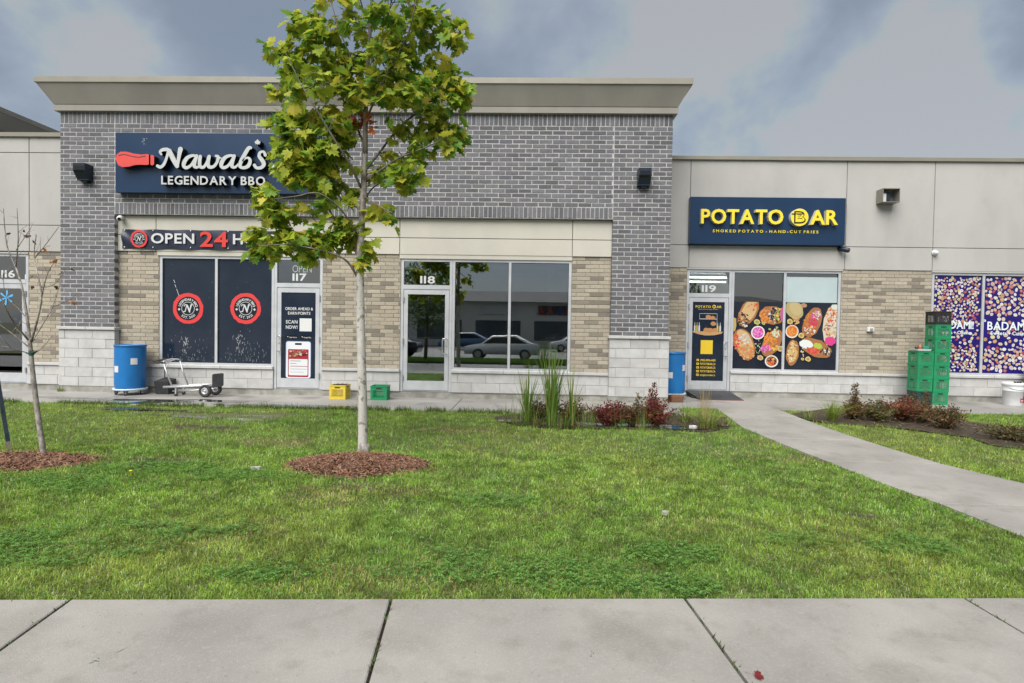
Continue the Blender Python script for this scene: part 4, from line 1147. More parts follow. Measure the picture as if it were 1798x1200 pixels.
# ---- sweet shop windows: crowded print of sweets on royal blue
SWC = [(.52, .44, .34), (.50, .36, .24), (.56, .53, .47), (.40, .16, .10), (.30, .05, .07), (.52, .47, .26), (.46, .30, .27), (.60, .58, .56), (.42, .24, .12), (.55, .52, .48), (.50, .42, .36)]
for wi, (pane, a, b) in enumerate(panes120):
    t = MB(); t.box(a + .003, b - .003, YW + 0.0405, YW + 0.0465, 0.66, HEAD - .06); pr = t.build('window_print', M('print_blue', (0.010, 0.006, 0.11), 0.15, (0.013, 0.008, 0.14), 2, 0.8, spec=0.42), pane)
    t = MB(); W = b - a; Hh = HEAD - .06 - .66
    big = 1.0 if wi == 0 else 1.35
    pts = []
    for _ in range(5200):
        u, v = random.random(), random.random()
        dens = 1.0 if (v > .60 or v < .26) else (0.10 if wi == 0 else 0.12)
        if .60 > v > .44: dens = 0.02 if .08 < u < .95 else .3
        if wi == 0 and v > .47: dens = max(dens, 1.0 if v > .50 else .0)
        if random.random() > dens: continue
        x, z = a + u * W, .66 + v * Hh
        r = random.uniform(.022, .042) * big
        if any((x - q[0]) ** 2 + ((z - q[1])) ** 2 < (0.88 * (r + q[2])) ** 2 for q in pts): continue
        pts.append((x, z, r))
    for k, (x, z, r) in enumerate(pts):
        if not (a + r < x < b - r and .665 + r < z < HEAD - .065 - r): continue
        c = random.choice(SWC); y = YW + 0.0400 - (k % 60) * 0.00008
        e = random.uniform(.6, 1); rt = random.uniform(0, 3.1)
        disc(t, x, z, r * 1.05, r * 1.05 * e, y, c, 11, rt, .06)
        if random.random() < .6:
            c2 = random.choice(SWC); disc(t, x, z, r * .6, r * .6 * e, y - .00003, tuple(.5 * p + .5 * q * .7 for p, q in zip(c, c2)), 8, rt, .1)
    t.build('sweets_picture', m_print, pr)['kind'] = 'stuff'; t = MB()
    yt = YW + .0335
    if wi == 0:
        text('BADAMI!', a + .12, a + .86 * W, at(1700, 578, YW).z, .175, yt, mb=t, col=(.62, .68, .72), track=.05)
        text('Sweets + Cuisine', a + .14, a + .80 * W, at(1700, 587, YW).z - .005, .075, yt, mb=t, col=(.60, .66, .70), track=.05)
    else:
        text('BADAMI!', a + .09 * W, a + .93 * W, at(1760, 580, YW).z, .19, yt, mb=t, col=(.62, .68, .72), track=.05)
        text('Sweets + Cuisine', a + .16 * W, a + .90 * W, at(1760, 588, YW).z - .01, .085, yt, mb=t, col=(.60, .66, .70), track=.05)
    t.build('lettering', m_print, pr)
# ================================================================== FIXTURES ON THE WALLS
def wall_light(px, py, Y, label, w=0.25, h=0.33, d=0.24):
    c = at(px, py, Y - d / 2)
    o = thing('wall_light', label, 'wall lamp', (c.x, Y, c.z), 'wedge wall lamps on the grey brick')
    t = MB()
    x0, x1 = c.x - w / 2, c.x + w / 2; zb, zt = c.z - h / 2, c.z + h / 2
    s = [(Y, zb + .02), (Y - d * .55, zb + .02), (Y - d, zb + h * .55), (Y - d, zt), (Y, zt)]
    n = len(s)
    t.add([(x0, a, b) for a, b in s] + [(x1, a, b) for a, b in s], [list(range(n)), list(range(2 * n - 1, n - 1, -1))] + [(i, i + n, (i + 1) % n + n, (i + 1) % n) for i in range(n)])
    t.build('housing', m_navyplastic, o)
    t = MB(); e = .022
    a = Vector((0, Y - d - .004, zb + h * .56)); b = Vector((0, Y - d * .55 - .006, zb + .035))
    t.add([(x0 + e, a.y + .001, zt - .06), (x1 - e, a.y + .001, zt - .06), (x1 - e, a.y, a.z), (x0 + e, a.y, a.z)], [(3, 2, 1, 0)])
    t.add([(x0 + e, a.y, a.z), (x1 - e, a.y, a.z), (x1 - e, b.y, b.z), (x0 + e, b.y, b.z)], [(3, 2, 1, 0)])
    t.build('lens', m_dark, o)
    t = MB(); t.box(x0 - .004, x1 + .004, Y - d * .55, Y, zb, zb + .02); t.build('base_frame', m_navyplastic, o)
    t = MB(); t.box(c.x - .06, c.x + .06, Y - .10, Y, zb - .035, zb); t.build('junction_box', m_navyplastic, o)
wall_light(146, 303, YP, 'navy metal wall lamp on the grey brick pier left of the knife-handle sign')
wall_light(1131, 312, YP, 'navy metal wall lamp on the grey brick pier nearer the potato sign')
# open box fitting on the stucco
c = at(1557, 346, YW - .1)
o = thing('box_light', 'open square taupe box wall fitting on the stucco right of the potato sign', 'wall lamp', (c.x, YW - .02, c.z))
t = MB(); x0, x1, z0, z1, y0, y1 = c.x - .19, c.x + .19, c.z - .155, c.z + .155, YW - .27, YW - .019
t.box(x0, x0 + .012, y0, y1, z0, z1); t.box(x1 - .012, x1, y0, y1, z0, z1); t.box(x0 + .012, x1 - .012, y0, y1, z1 - .012, z1); t.box(x0 + .012, x1 - .012, y0, y1, z0, z0 + .012)
t.build('housing', m_flash, o)
t = MB(); t.box(x0 + .012, x1 - .012, y1 - .02, y1, z0 + .012, z1 - .012); t.build('back_plate', M('fitting_back', (0.20, 0.25, 0.31), 0.3, metal=0.5), o)
t = MB(); t.box(x0 + .05, x0 + .13, y1 - .16, y1 - .02, z0 + .03, z1 - .10); t.build('ballast', m_whiteplastic, o)
t = MB(); t.box(x0 + .14, x0 + .24, y1 - .13, y1 - .02, z0 + .05, z1 - .07); t.tube([(x0 + .2, y1 - .1, z0 + .1), (x0 + .25, y1 - .12, z0 + .17), (x0 + .18, y1 - .12, z1 - .06)], .008, 6); t.build('wiring', m_black, o)
def cam_bullet(px, py, Y, label, mat, lens_dx=0.02, r=0.055):
    c = at(px, py, Y - .08)
    o = thing('security_camera', label, 'camera', (c.x, Y, c.z + .05))
    t = MB(); t.lathe([(0.05, 0), (0.05, 0.02), (0.02, 0.035)], (c.x, Y, c.z + .03), 14, axis='Y'); t.build('mount', mat, o, True)
    t = MB(); p = Vector((c.x, Y - .07, c.z + .02)); q = p + Vector((lens_dx * 3, -.12, -.05))
    d = (q - p); t.tube([p - d * .15, p, p + d * .1, p + d * .9, q], [r * .6, r * .85, r, r, r * .9], 16); t.tube([(c.x, Y - .02, c.z + .03), p], .014, 8)
    t.build('body', mat, o, True)
    t = MB(); t.tube([q, q + d * .06], r * .6, 14); t.build('lens', m_dark, o)
cam_bullet(211, 384, YR - .03, 'white bullet security camera tucked under the grey brick lintel', m_whiteplastic)
cam_bullet(1477, 439, YW - .02, 'dark bullet security camera below the corner of the potato sign', m_navyplastic, .04)
c = at(1642, 445, YW - .05)
o = thing('security_camera', 'white dome security camera on the stucco above the sweet shop window', 'camera', (c.x, YW - .02, c.z))
t = MB(); t.lathe([(.065, 0), (.065, .03), (.055, .04)], (c.x, YW - .02, c.z + .01), 18, axis='Y'); t.build('base', m_whiteplastic, o, True)
t = MB(); t.lathe([(.052, .035), (.05, .07), (.035, .10), (.012, .112)], (c.x, YW - .02, c.z + .005), 18, axis='Y'); t.build('dome', m_whiteplastic, o, True)
c = at(1528, 579, YW - .03)
o = thing('wall_outlet', 'small white weatherproof outlet box on the beige brick beside the crates', 'outlet', (c.x, YW, c.z))
t = MB(); t.cbox(c.x - .075, c.x + .075, YW - .07, YW + .004, c.z - .05, c.z + .05, .01); t.build('box', m_whiteplastic, o)
t = MB(); t.cbox(c.x - .03, c.x + .04, YW - .085, YW - .069, c.z - .03, c.z + .03, .005); t.build('cover', m_alu_dirty, o)
c = at(622, 466, YR)
o = thing('alarm_bell', 'small rust red alarm button on beige brick behind the tree trunk', 'alarm', (c.x, YR, c.z))
t = MB(); t.cbox(c.x - .045, c.x + .045, YR - .04, YR + .004, c.z - .035, c.z + .035, .008); t.build('box', M('alarm_red', (.22, .06, .03), .5), o)
t = MB(); t.lathe([(.022, 0), (.02, .02), (.008, .025)], (c.x, YR - .04, c.z), 12, axis='Y'); t.build('button', M('alarm_button', (.3, .12, .06), .4), o)

# ================================================================== THINGS ON THE SHOP WALK
def drum(px, pyb, Y, R_, H_, label, Xc=None, z0=0.135):
    x = Xc if Xc is not None else at(px, 650, Y).x
    o = thing('plastic_drum', label, 'drum', (x, Y, z0))
    t = MB()
    prof = [(R_ * .94, 0), (R_ * .97, .03), (R_, .10), (R_ * 1.0, H_ * .5), (R_ * .995, H_ - .06), (R_ * 1.0, H_ - .035), (R_ * 1.035, H_ - .03), (R_ * 1.035, H_), (R_ * .97, H_), (R_ * .95, H_ - .04), (R_ * .93, .05)]
    t.lathe(prof, (x, Y, z0), 40); t.build('body', m_drum, o, True)
    for ang, zc in ((248, .34), (318, .50)):
        t = MB(); vs_ = []; nn = 6
        if Xc is not None: ang -= 0
        for i in range(nn + 1):
            a = math.radians(ang - 12 + 24 * i / nn)
            for zz in (zc, zc + .13): vs_.append((x + (R_ + .004) * math.cos(a), Y + (R_ + .004) * math.sin(a), z0 + zz))
        t.add(vs_, [(2 * i, 2 * i + 2, 2 * i + 3, 2 * i + 1) for i in range(nn)]); t.build('paper_label', m_whiteplastic, o, True)
    d = thing('drum_dolly', label.replace('plastic drum', 'drum dolly').replace('blue', 'white-rimmed') if False else ('round wheeled dolly under the ' + ('open blue drum by the hand truck' if Xc is None else 'half-hidden blue drum by the potato door')), 'dolly', (x, Y, 0))
    t = MB(); t.lathe([(R_ * .9, .098), (R_ * 1.07, .10), (R_ * 1.09, .118), (R_ * 1.09, .137), (R_ * 1.06, .139), (R_ * 1.0, .134), (R_ * .9, .132)], (x, Y, 0), 40, closed=True); t.box(x - R_ * .9, x + R_ * .9, Y - .04, Y + .04, .10, .132); t.box(x - .04, x + .04, Y - R_ * .9, Y + R_ * .9, .101, .131)
    t.build('ring', M('dolly_rim', (.50, .62, .70), .5), d, True)
    for k in range(5):
        a = math.radians(-75 + 72 * k); cx, cy = x + R_ * .86 * math.cos(a), Y + R_ * .86 * math.sin(a)
        t = MB(); t.box(cx - .022, cx - .016, cy - .03, cy + .03, .03, .102); t.box(cx + .016, cx + .022, cy - .03, cy + .03, .03, .102); t.build('caster_fork', m_galv, d)
        t = MB(); t.lathe([(.03, -.014), (.036, -.008), (.036, .008), (.03, .014)], (cx, cy, .036), 16, axis='X'); t.build('caster_wheel', m_rubber, d, True)
drum(229, 690, 11.58, .285, 0.90, 'open blue plastic drum with paper labels beside the hand truck')
drum(0, 0, 12.75, .285, 0.90, 'blue plastic drum half hidden behind the block pier by the potato door', Xc=3.185)

# hand truck lying as a flat cart
hy0, hy1 = 11.36, 11.74
hx = lambda px: at(px, 670, 11.4).x
o = thing('hand_truck', 'aluminium hand truck laid flat with black toe plate and upright loop handles', 'hand truck', (hx(330), 11.5, 0))
for y in (hy0 + .04, hy1 - .04):
    t = MB(); t.tube([(hx(287), y, .185), (hx(320), y, .205), (hx(376), y, .235)], .024, 8); t.build('rail', m_galv, o, True)
for px in (292, 305, 322, 340, 356):
    t = MB(); z = .185 + (px - 287) / 89 * .05; t.tube([(hx(px), hy0 + .05, z), (hx(px), hy1 - .05, z)], .014, 8); t.build('crossbar', m_galv, o, True)
t = MB(); t.tube([(hx(300), hy0 + .1, .10), (hx(330), hy0 + .1, .115), (hx(362), hy0 + .1, .13)], .014, 8); t.tube([(hx(300), hy1 - .1, .10), (hx(362), hy1 - .1, .13)], .014, 8); t.build('lower_brace', m_galv, o, True)
for y in (hy0, hy1):
    w = bpy.data.objects.new
    cx, cz, R_ = hx(362.5), .128, .128
    t = MB(); t.lathe([(R_ * .55, -.032), (R_ * .82, -.042), (R_ * .97, -.026), (R_, 0), (R_ * .97, .026), (R_ * .82, .042), (R_ * .55, .032)], (cx, y, cz), 28, axis='Y', closed=True); wh = t.build('wheel', m_rubber, o, True)
    t = MB(); t.lathe([(R_ * .56, -.03), (R_ * .56, .03), (R_ * .40, .034), (R_ * .36, .012), (R_ * .20, .014), (R_ * .17, .04), (.004, .044)], (cx, y, cz), 20, axis='Y'); t.build('rim', m_galv, wh, True)
t = MB(); t.tube([(hx(362.5), hy0 - .01, .128), (hx(362.5), hy1 + .01, .128)], .012, 8); t.build('axle', m_galv, o)
for y in (hy0 + .07, hy1 - .07):
    t = MB(); t.tube([(hx(350), y, .22), (hx(362.5), y, .128), (hx(374), y, .235)], .013, 6); t.build('axle_bracket', m_galv, o)
t = MB(); t.cbox(hx(375), hx(375) + .016, hy0 - .02, hy1 + .02, .20, .46, .006); t.build('toe_plate', m_black, o)
t = MB()
a, b = at(372, 655, 11.35), at(392, 677, 11.35)
pts = rrect(a.x + .02, b.x, .20, .475, .03); t.prism([(p[0], p[1] + (p[0] - a.x) * .12) for p in pts], 11.33, 11.345); t.build('toe_plate', m_black, o)
for dx, y, zt in ((0, hy0 + .05, 0.66), (14, hy1 - .05, .70)):
    t = MB(); bx = hx(302 + dx); tx = hx(287 + dx)
    t.tube([(bx, y, .19), (tx + (bx - tx) * .4, y, .45), (tx, y, zt)], .017, 8); t.build('handle_upright', m_galv, o, True)
t = MB(); t.tube([(hx(287), hy0 + .05, .66), (hx(284), hy0 + .09, .71), (hx(289), hy1 - .12, .745), (hx(299), hy1 - .06, .74), (hx(301), hy1 - .05, .70)], .017, 8); t.build('handle_loop', m_galv, o, True)
t = MB(); t.tube([(hx(287), hy0 + .05, .675), (hx(278), hy0 + .04, .70), (hx(270), hy0 + .04, .715), (hx(276), hy1 - .08, .735), (hx(290), hy1 - .06, .74)], .02, 8); t.build('grip', m_rubber, o, True)
t = MB(); t.tube([(hx(284), hy0 + .06, .69), (hx(294), hy1 - .1, .73)], .013, 6); t.tube([(hx(290), hy0 + .06, .66), (hx(293), hy1 - .1, .74)], .010, 6); t.build('handle_brace', m_galv, o)
for y in (hy0 + .06, hy1 - .06):
    t = MB(); t.lathe([(.03, -.012), (.04, -.006), (.04, .006), (.03, .012)], (hx(308), y, .04), 16, axis='Y'); t.build('caster_wheel', m_rubber, o, True)
    t = MB(); t.box(hx(308) - .012, hx(308) + .012, y - .02, y + .02, .05, .2); t.build('caster_fork', m_galv, o)
# lobby dustpan
dx = at(290, 680, 11.8).x
o = thing('dustpan', 'black upright lobby dustpan with thin pole handle behind the hand truck', 'dustpan', (dx, 11.80, 0))
t = MB(); w = .15
sec = [(-.15, .0, .19), (-.17, .26, .22)]
t.add([(dx - w * .82, 11.68, .004), (dx + w * .95, 11.68, .004), (dx + w * .95, 11.92, .004), (dx - w * .82, 11.92, .004), (dx - w, 11.66, .27), (dx + w, 11.66, .27), (dx + w, 11.94, .31), (dx - w, 11.94, .31), (dx, 11.8, .35)],
      [(3, 2, 1, 0), (0, 1, 5, 4), (1, 2, 6, 5), (2, 3, 7, 6), (3, 0, 4, 7), (4, 5, 8), (5, 6, 8), (6, 7, 8), (7, 4, 8)]); t.build('pan', m_black, o)
t = MB(); t.tube([(dx - .01, 11.8, .33), (dx - .01, 11.81, .82)], .010, 8); t.build('pole', m_black, o)

# milk crates
def crate(name, label, mat, loc, rz=0.0, group=None, handle=True, W=.33, D=.33, H=.286):
    o = thing(name, label, 'crate', loc, group, rz)
    t = MB(); x, y = W / 2, D / 2; th = .012
    t.box(-x, x, -y, y, 0, .012)
    for s in (-1, 1):                                   # solid bands and corner posts
        for z0, z1 in ((.012, .055), (H - .085, H)):
            t.box(-x, x, s * y - (th if s > 0 else 0), s * y + (th if s < 0 else 0), z0, z1)
            t.box(s * x - (th if s > 0 else 0), s * x + (th if s < 0 else 0), -y + th, y - th, z0, z1)
        for q in (-1, 1):
            cx0, cx1 = (q * x - .045, q * x) if q > 0 else (q * x, q * x + .045)
            t.box(cx0, cx1, s * y - (th if s > 0 else 0), s * y + (th if s < 0 else 0), .055, H - .085)
            t.box(s * x - (th if s > 0 else 0), s * x + (th if s < 0 else 0), min(q * y, q * (y - .045)) + (th if q < 0 else 0), max(q * y, q * (y - .045)) - (th if q > 0 else 0), .055, H - .085)
    body = t.build('body', mat, o, local=True)
    t = MB()                                            # diamond lattice
    def lat(u0, u1, z0, z1, n):
        seg = []
        w = (u1 - u0); h = z1 - z0; st = w / n
        for k in range(-n, n + 1):
            for d in (1, -1):
                a0 = u0 + k * st if d > 0 else u1 - k * st
                p = [(a0, z0), (a0 + d * h, z1)]
                # clip in u
                (ua, za), (ub, zb) = p
                lo_, hi_ = 0.0, 1.0
                for lim, sg_ in ((u0, 1), (u1, -1)):
                    fa, fb = (ua - lim) * sg_, (ub - lim) * sg_
                    if fa < 0 and fb < 0: lo_ = 2; break
                    if fa < 0: lo_ = max(lo_, fa / (fa - fb))
                    elif fb < 0: hi_ = min(hi_, fa / (fa - fb))
                if lo_ < hi_ - .02:
                    seg.append(((ua + (ub - ua) * lo_, za + (zb - za) * lo_), (ua + (ub - ua) * hi_, za + (zb - za) * hi_)))
        return seg
    for (a, b) in lat(-x + .045, x - .045, .055, H - .085, 7):
        for s in (-1, 1):
            yy = s * (y - .006)
            t.tube([(a[0], yy, a[1]), (b[0], yy, b[1])], .0042, 4, cap=False)
            xx = s * (x - .006)
            t.tube([(xx, a[0], a[1]), (xx, b[0], b[1])], .0042, 4, cap=False)
    t.build('lattice', mat, o, local=True)
    t = MB()
    for s in (-1, 1):
        yy = s * (y + .001)
        t.box(-.055, .055, min(yy, yy + s * .002), max(yy, yy + s * .002), H - .06, H - .035)
        xx = s * (x + .001)
        t.box(min(xx, xx + s * .002), max(xx, xx + s * .002), -.055, .055, H - .06, H - .035)
    t.build('hand_hole', m_gasket, o, local=True)
    t = MB()
    for s in (-1, 1):
        t.box(-x - .004, x + .004, s * y - .006, s * y + .006, H - .018, H + .003); t.box(s * x - .006, s * x + .006, -y + .006, y - .006, H - .018, H + .002)
    t.build('rim', mat, o, local=True)
    return o
p = at(597, 690, 11.62)
crate('milk_crate', 'upturned yellow milk crate with a dark cloth on it by the tree', m_crate_y, (at(597, 690, 11.62).x, 11.62, 0))
t = MB(); cx = at(597, 690, 11.62).x
V_ = []; F_ = []
for i in range(9):
    for j in range(9):
        u, v = i / 8 - .5, j / 8 - .5
        V_.append((cx + .02 + u * .27 + .01 * math.sin(j * 2.), 11.62 + v * .27 + .01 * math.cos(i * 1.7), .283 + .016 * abs(math.sin(i * 1.3) * math.cos(j * 1.7)) + .004 * random.random()))
for i in range(8):
    for j in range(8): F_.append((i * 9 + j, (i + 1) * 9 + j, (i + 1) * 9 + j + 1, i * 9 + j + 1))
V2 = [(x_, y_, z_ - .007) for x_, y_, z_ in V_]
t.add(V_, F_); t.add(V2, [f[::-1] for f in F_])
tag(origin_to(t.build('folded_cloth', M('cloth_black', (.02, .021, .026), .8), None, True), (cx, 11.62, .285)), 'crumpled dark cloth lying on the yellow crate', 'cloth')
crate('milk_crate', 'single green milk crate standing alone by the middle shop door', m_crate_g, (at(668, 690, 11.60).x, 11.60, 0), .03)
t = MB(); p = G(675, 703); t.cbox(p.x - .03, p.x + .03, p.y - .02, p.y + .02, .002, .016, .004); tag(origin_to(t.build('red_lid', M('cap_red', (.5, .02, .02), .4)), (p.x, p.y, 0)), 'small red plastic lid on the walk before the lone green crate', 'lid')
# the stacks by the sweet shop
xa = at(1652, 650, 12.85).x; xb_ = at(1626, 650, 12.85).x
sy = 12.72
xr_ = (at(1651.5, 690, sy - .165).x); xl_ = xr_ - .338
names_l = ['dark crate at the foot of the short stack by the sweet shop window', 'green crate on the dark one in the short stack by the sweet shop', 'green crate third from the ground in the short stack', 'topmost green crate of the short stack, holding up a white tray']
for k in range(4):
    crate('milk_crate', names_l[k], m_crate_d if k == 0 else m_crate_g, (xl_ + random.uniform(-.006, .006), sy + random.uniform(-.006, .006), k * .2895), random.uniform(-.02, .02), 'milk crates stacked by the sweet shop')
ords = ['lowest', 'second', 'third', 'fourth', 'fifth', 'sixth']
for k in range(7):
    crate('milk_crate', ('green crate of the tall stack by the sweet shop, %s from the ground' % ords[k]) if k < 6 else 'black crate topping the tall stack of green crates', m_crate_k if k == 6 else m_crate_g,
          (xr_ + random.uniform(-.006, .006) + k * .003, sy + random.uniform(-.006, .006), k * .2895), random.uniform(-.02, .02), 'milk crates stacked by the sweet shop')
o = thing('tray', 'shallow white plastic tray on the short crate stack', 'tray', (xl_, sy, 1.161))
t = MB(); t.cbox(xl_ - .15, xl_ + .13, sy - .14, sy + .14, 1.162, 1.197, .008); t.build('body', m_whiteplastic, o)
t = MB(); t.box(xl_ - .155, xl_ + .135, sy - .145, sy + .145, 1.192, 1.200); t.build('rim', m_whiteplastic, o)
t = MB(); t.lathe([(.04, 0), (.045, .02), (.04, .07), (.018, .09), (.016, .11)], (xl_ - .06, sy - .06, 1.200), 14); tag(origin_to(t.build('jar', M('amber', (.28, .09, .03), .3), None, True), (xl_ - .06, sy - .06, 1.200)), 'small brown jar standing in the white tray', 'jar')
t = MB(); t.cbox(xl_ - .01, xl_ + .12, sy - .10, sy + .06, 1.201, 1.267, .012); tag(origin_to(t.build('carton', M('carton_teal', (.02, .20, .14), .5), None), (xl_ + .05, sy, 1.201)), 'squat teal green carton in the white tray', 'carton')
t = MB(); t.lathe([(.03, 0), (.034, .02), (.03, .05), (.012, .055)], (xl_ - .125, sy - .05, 1.200), 12); tag(origin_to(t.build('cup', m_black, None, True), (xl_ - .125, sy - .05, 1.200)), 'small black cup at the edge of the white tray', 'cup')

def bucket(px, Y, label, H=.37, R_=.15, lidded=False):
    x = at(px, 690, Y).x
    o = thing('bucket', label, 'bucket', (x, Y, 0))
    t = MB(); t.lathe([(R_ * .86, 0), (R_ * .88, .01), (R_ * .95, H * .62), (R_ * .98, H * .62 + .004), (R_ * .98, H * .66), (R_ * .96, H * .67), (R_ * 1.01, H * .76), (R_ * .99, H * .77), (R_ * 1.02, H * .87), (R_ * 1.05, H * .88), (R_ * 1.05, H), (R_ * .98, H), (R_ * .95, H - .05), (R_ * .84, .02)], (x, Y, 0), 32); t.build('body', m_whiteplastic, o, True)
    t = MB(); pts = [(x + R_ * 1.06 * math.cos(a), Y - R_ * 1.06 * abs(math.sin(a)) * .9 - .01, H - .04 - .11 * math.sin(a)) for a in np.linspace(0, math.pi, 13)]; t.tube(pts, .004, 6); t.build('bail_handle', m_galv, o)
    t = MB(); vs_ = []
    for i in range(6):
        a = math.radians(-82 + 44 * i / 5)
        for zz in (.08, .165): vs_.append((x + (R_ * .935) * math.cos(a), Y + (R_ * .935) * math.sin(a), zz))
    t.add(vs_, [(2 * i, 2 * i + 2, 2 * i + 3, 2 * i + 1) for i in range(5)], 0, (.45, .04, .05))
    vs_ = [(x + (R_ * .945) * math.cos(math.radians(-78 + 34 * i / 4)), Y + (R_ * .945) * math.sin(math.radians(-78 + 34 * i / 4)), zz) for i in range(5) for zz in (.105, .125)]
    t.add(vs_, [(2 * i, 2 * i + 2, 2 * i + 3, 2 * i + 1) for i in range(4)], 0, (.6, .6, .6))
    t.build('paper_label', m_paper, o)
    return x
bx_ = bucket(1778, 12.80, 'white plastic bucket with red label and black stubs in its rim', H=.50, R_=.19)
for k in range(3):
    t = MB(); xx = bx_ - .06 + k * .06; t.lathe([(.018, 0), (.022, .01), (.022, .028), (.012, .034)], (xx, 12.68, .495), 10); t.tube([(xx, 12.68, .1), (xx, 12.68, .50)], .01, 6)
    tag(origin_to(t.build('bottle_neck', m_black, None, True), (xx, 12.68, .1)), 'black bottle cap poking out of the white bucket', 'bottle', 'bottles in the bucket')
bx2 = at(1803, 690, 12.85).x
bucket(1818, 13.08, 'second white bucket with a taller tub stacked in it, beyond the labelled one', H=.80, R_=.20)
t = MB(); p0 = G(1748, 704); pts = []
for i in range(26):
    u = i / 25; pts.append((p0.x - .02 + .30 * u + .03 * math.sin(u * 17), p0.y + .04 * math.sin(u * 11), .007))
t.tube(pts, .006, 6); tag(origin_to(t.build('rope', M('rope_blue', (.05, .25, .42), .7), None, True), (p0.x, p0.y, 0)), 'short light blue rope lying at the foot of the buckets', 'rope')

# ramp plate and cardboard at the potato door
o = thing('door_ramp', 'dark steel ramp plate sloping from the potato shop door sill', 'ramp', (4.3, 12.85, 0))
A = [(3.66, 13.36, .125), (4.66, 13.36, .125)]; B_ = [G(1312, 706), G(1240, 707)]
t = MB(); v = [(3.66, 13.34, .132), (4.66, 13.34, .132), (B_[0].x, 12.62, .012), (B_[1].x, 12.62, .012)]
t.add(v + [(x, y, z - .012) for x, y, z in v], [(0, 3, 2, 1), (4, 5, 6, 7), (0, 1, 5, 4), (1, 2, 6, 5), (2, 3, 7, 6), (3, 0, 4, 7)]); t.build('plate', m_steelplate, o)
t = MB(); t.box(B_[1].x, B_[0].x, 12.605, 12.62, .0, .012); t.build('edge_strip', M('ramp_edge', (.16, .035, .03), .6), o)
t = MB()
for s in (3.7, 4.55): t.add([(s, 13.33, .118), (s + .03, 13.33, .118), (s + .03, 13.33, 0), (s, 13.33, 0), (s, 12.9, .04), (s + .03, 12.9, .04), (s + .03, 12.9, 0), (s, 12.9, 0)], [(0, 1, 2, 3), (4, 7, 6, 5), (0, 4, 5, 1), (1, 5, 6, 2), (2, 6, 7, 3), (3, 7, 4, 0)])
t.build('support', m_black, o)
p = G(1186, 706)
o = thing('cardboard_box', 'flattened brown cardboard box at the foot of the half-hidden drum', 'box', (p.x, p.y, 0), rz=.15)
t = MB(); t.cbox(-.13, .13, -.1, .1, 0, .12, .004); t.build('body', m_card, o, local=True)
t = MB(); t.add([(-.13, -.1, .12), (.13, -.1, .12), (.15, -.02, .16), (-.12, -.02, .165), (-.13, .1, .121), (.13, .1, .121), (.16, .03, .15), (-.13, .02, .148)], [(0, 1, 2, 3), (4, 7, 6, 5)]); t.build('flap', m_card, o, local=True)
# ================================================================== PUDDLES, BEDS, MULCH
def blob_poly(cx, cy, rx, ry, n=28, jag=.22, rot=0):
    ph = [random.uniform(0, 6.28) for _ in range(4)]
    out = []
    for k in range(n):
        a = 2 * math.pi * k / n
        q = 1 + jag * (math.sin(2 * a + ph[0]) * .5 + math.sin(3 * a + ph[1]) * .4 + math.sin(5 * a + ph[2]) * .3 + math.sin(9 * a + ph[3]) * .15)
        u, v = rx * q * math.cos(a), ry * q * math.sin(a)
        out.append((cx + u * math.cos(rot) - v * math.sin(rot), cy + u * math.sin(rot) + v * math.cos(rot)))
    return out
PUD = []
def puddle(px, py, rx, ry, dz=.0035, jag=.3, ymax=None):
    c = G(px, py); poly = blob_poly(c.x, c.y, rx, ry, n=44, jag=jag * 1.4)
    if ymax: poly = [(x, min(y, ymax)) for x, y in poly]
    z = c.z + dz
    t = MB(); t.add([(x, y, z) for x, y in poly], [list(range(len(poly)))])
    struct(t.build('puddle', m_water)); PUD.append((c.x, c.y, rx, ry))
puddle(240, 705, 0.95, 0.26); puddle(350, 704, 0.85, 0.20, .0042); puddle(490, 713, 1.3, 0.16); puddle(600, 716, .6, .14, .0042); puddle(120, 699, .7, .12)
puddle(225, 717, 0.75, 0.20, -.004, ymax=10.13); puddle(405, 731, 1.2, 0.30, -.0125); puddle(470, 727, .7, .16, -.012)
# wet bed in front of the block pier: soil with standing water
BED1 = [(G(*p).x, G(*p).y) for p in ((868, 733), (880, 741), (930, 750), (1000, 753), (1090, 753), (1180, 756), (1240, 759), (1283, 752), (1278, 741), (1262, 727), (1200, 726), (1080, 728), (985, 729), (900, 728))]
BED1 = [(x, min(y, 10.13)) for x, y in BED1]
BED2 = [(G(*p).x, G(*p).y) for p in ((1385, 728), (1420, 738), (1470, 746), (1560, 750), (1640, 760), (1700, 768), (1745, 783), (1800, 790), (1860, 795), (1860, 752), (1770, 752), (1700, 740), (1660, 722), (1560, 716), (1450, 718))]
def poly_sheet(name, poly, dz, mat, label=None):
    t = MB(); t.add([(x, y, terr(x, y) + dz) for x, y in poly], [list(range(len(poly)))])
    return struct(t.build(name, mat), label)
poly_sheet('flower_bed', BED1, .003, m_mud); poly_sheet('flower_bed', BED2, .004, m_mud)
for cx, cy, rx, ry in ((905, 740, .30, .13), (975, 747, .55, .16), (1040, 746, .5, .14), (1120, 748, .7, .13), (1200, 752, .40, .16), (1262, 747, .2, .12)):
    c = G(cx, cy); t = MB(); pl_ = [(x, y, terr(x, c.y) + .009 + rx * .002) for x, y in blob_poly(c.x, c.y, rx, ry)]
    t.add(pl_, [list(range(len(pl_)))]); struct(t.build('puddle', m_water))
def inpoly(x, y, poly):
    x = np.asarray(x); y = np.asarray(y); r = np.zeros(x.shape, bool)
    n = len(poly); j = n - 1
    for i in range(n):
        xi, yi = poly[i]; xj, yj = poly[j]
        c = ((yi > y) != (yj > y)) & (x < (xj - xi) * (y - yi) / (yj - yi + 1e-12) + xi)
        r ^= c; j = i
    return r
MULCH = []
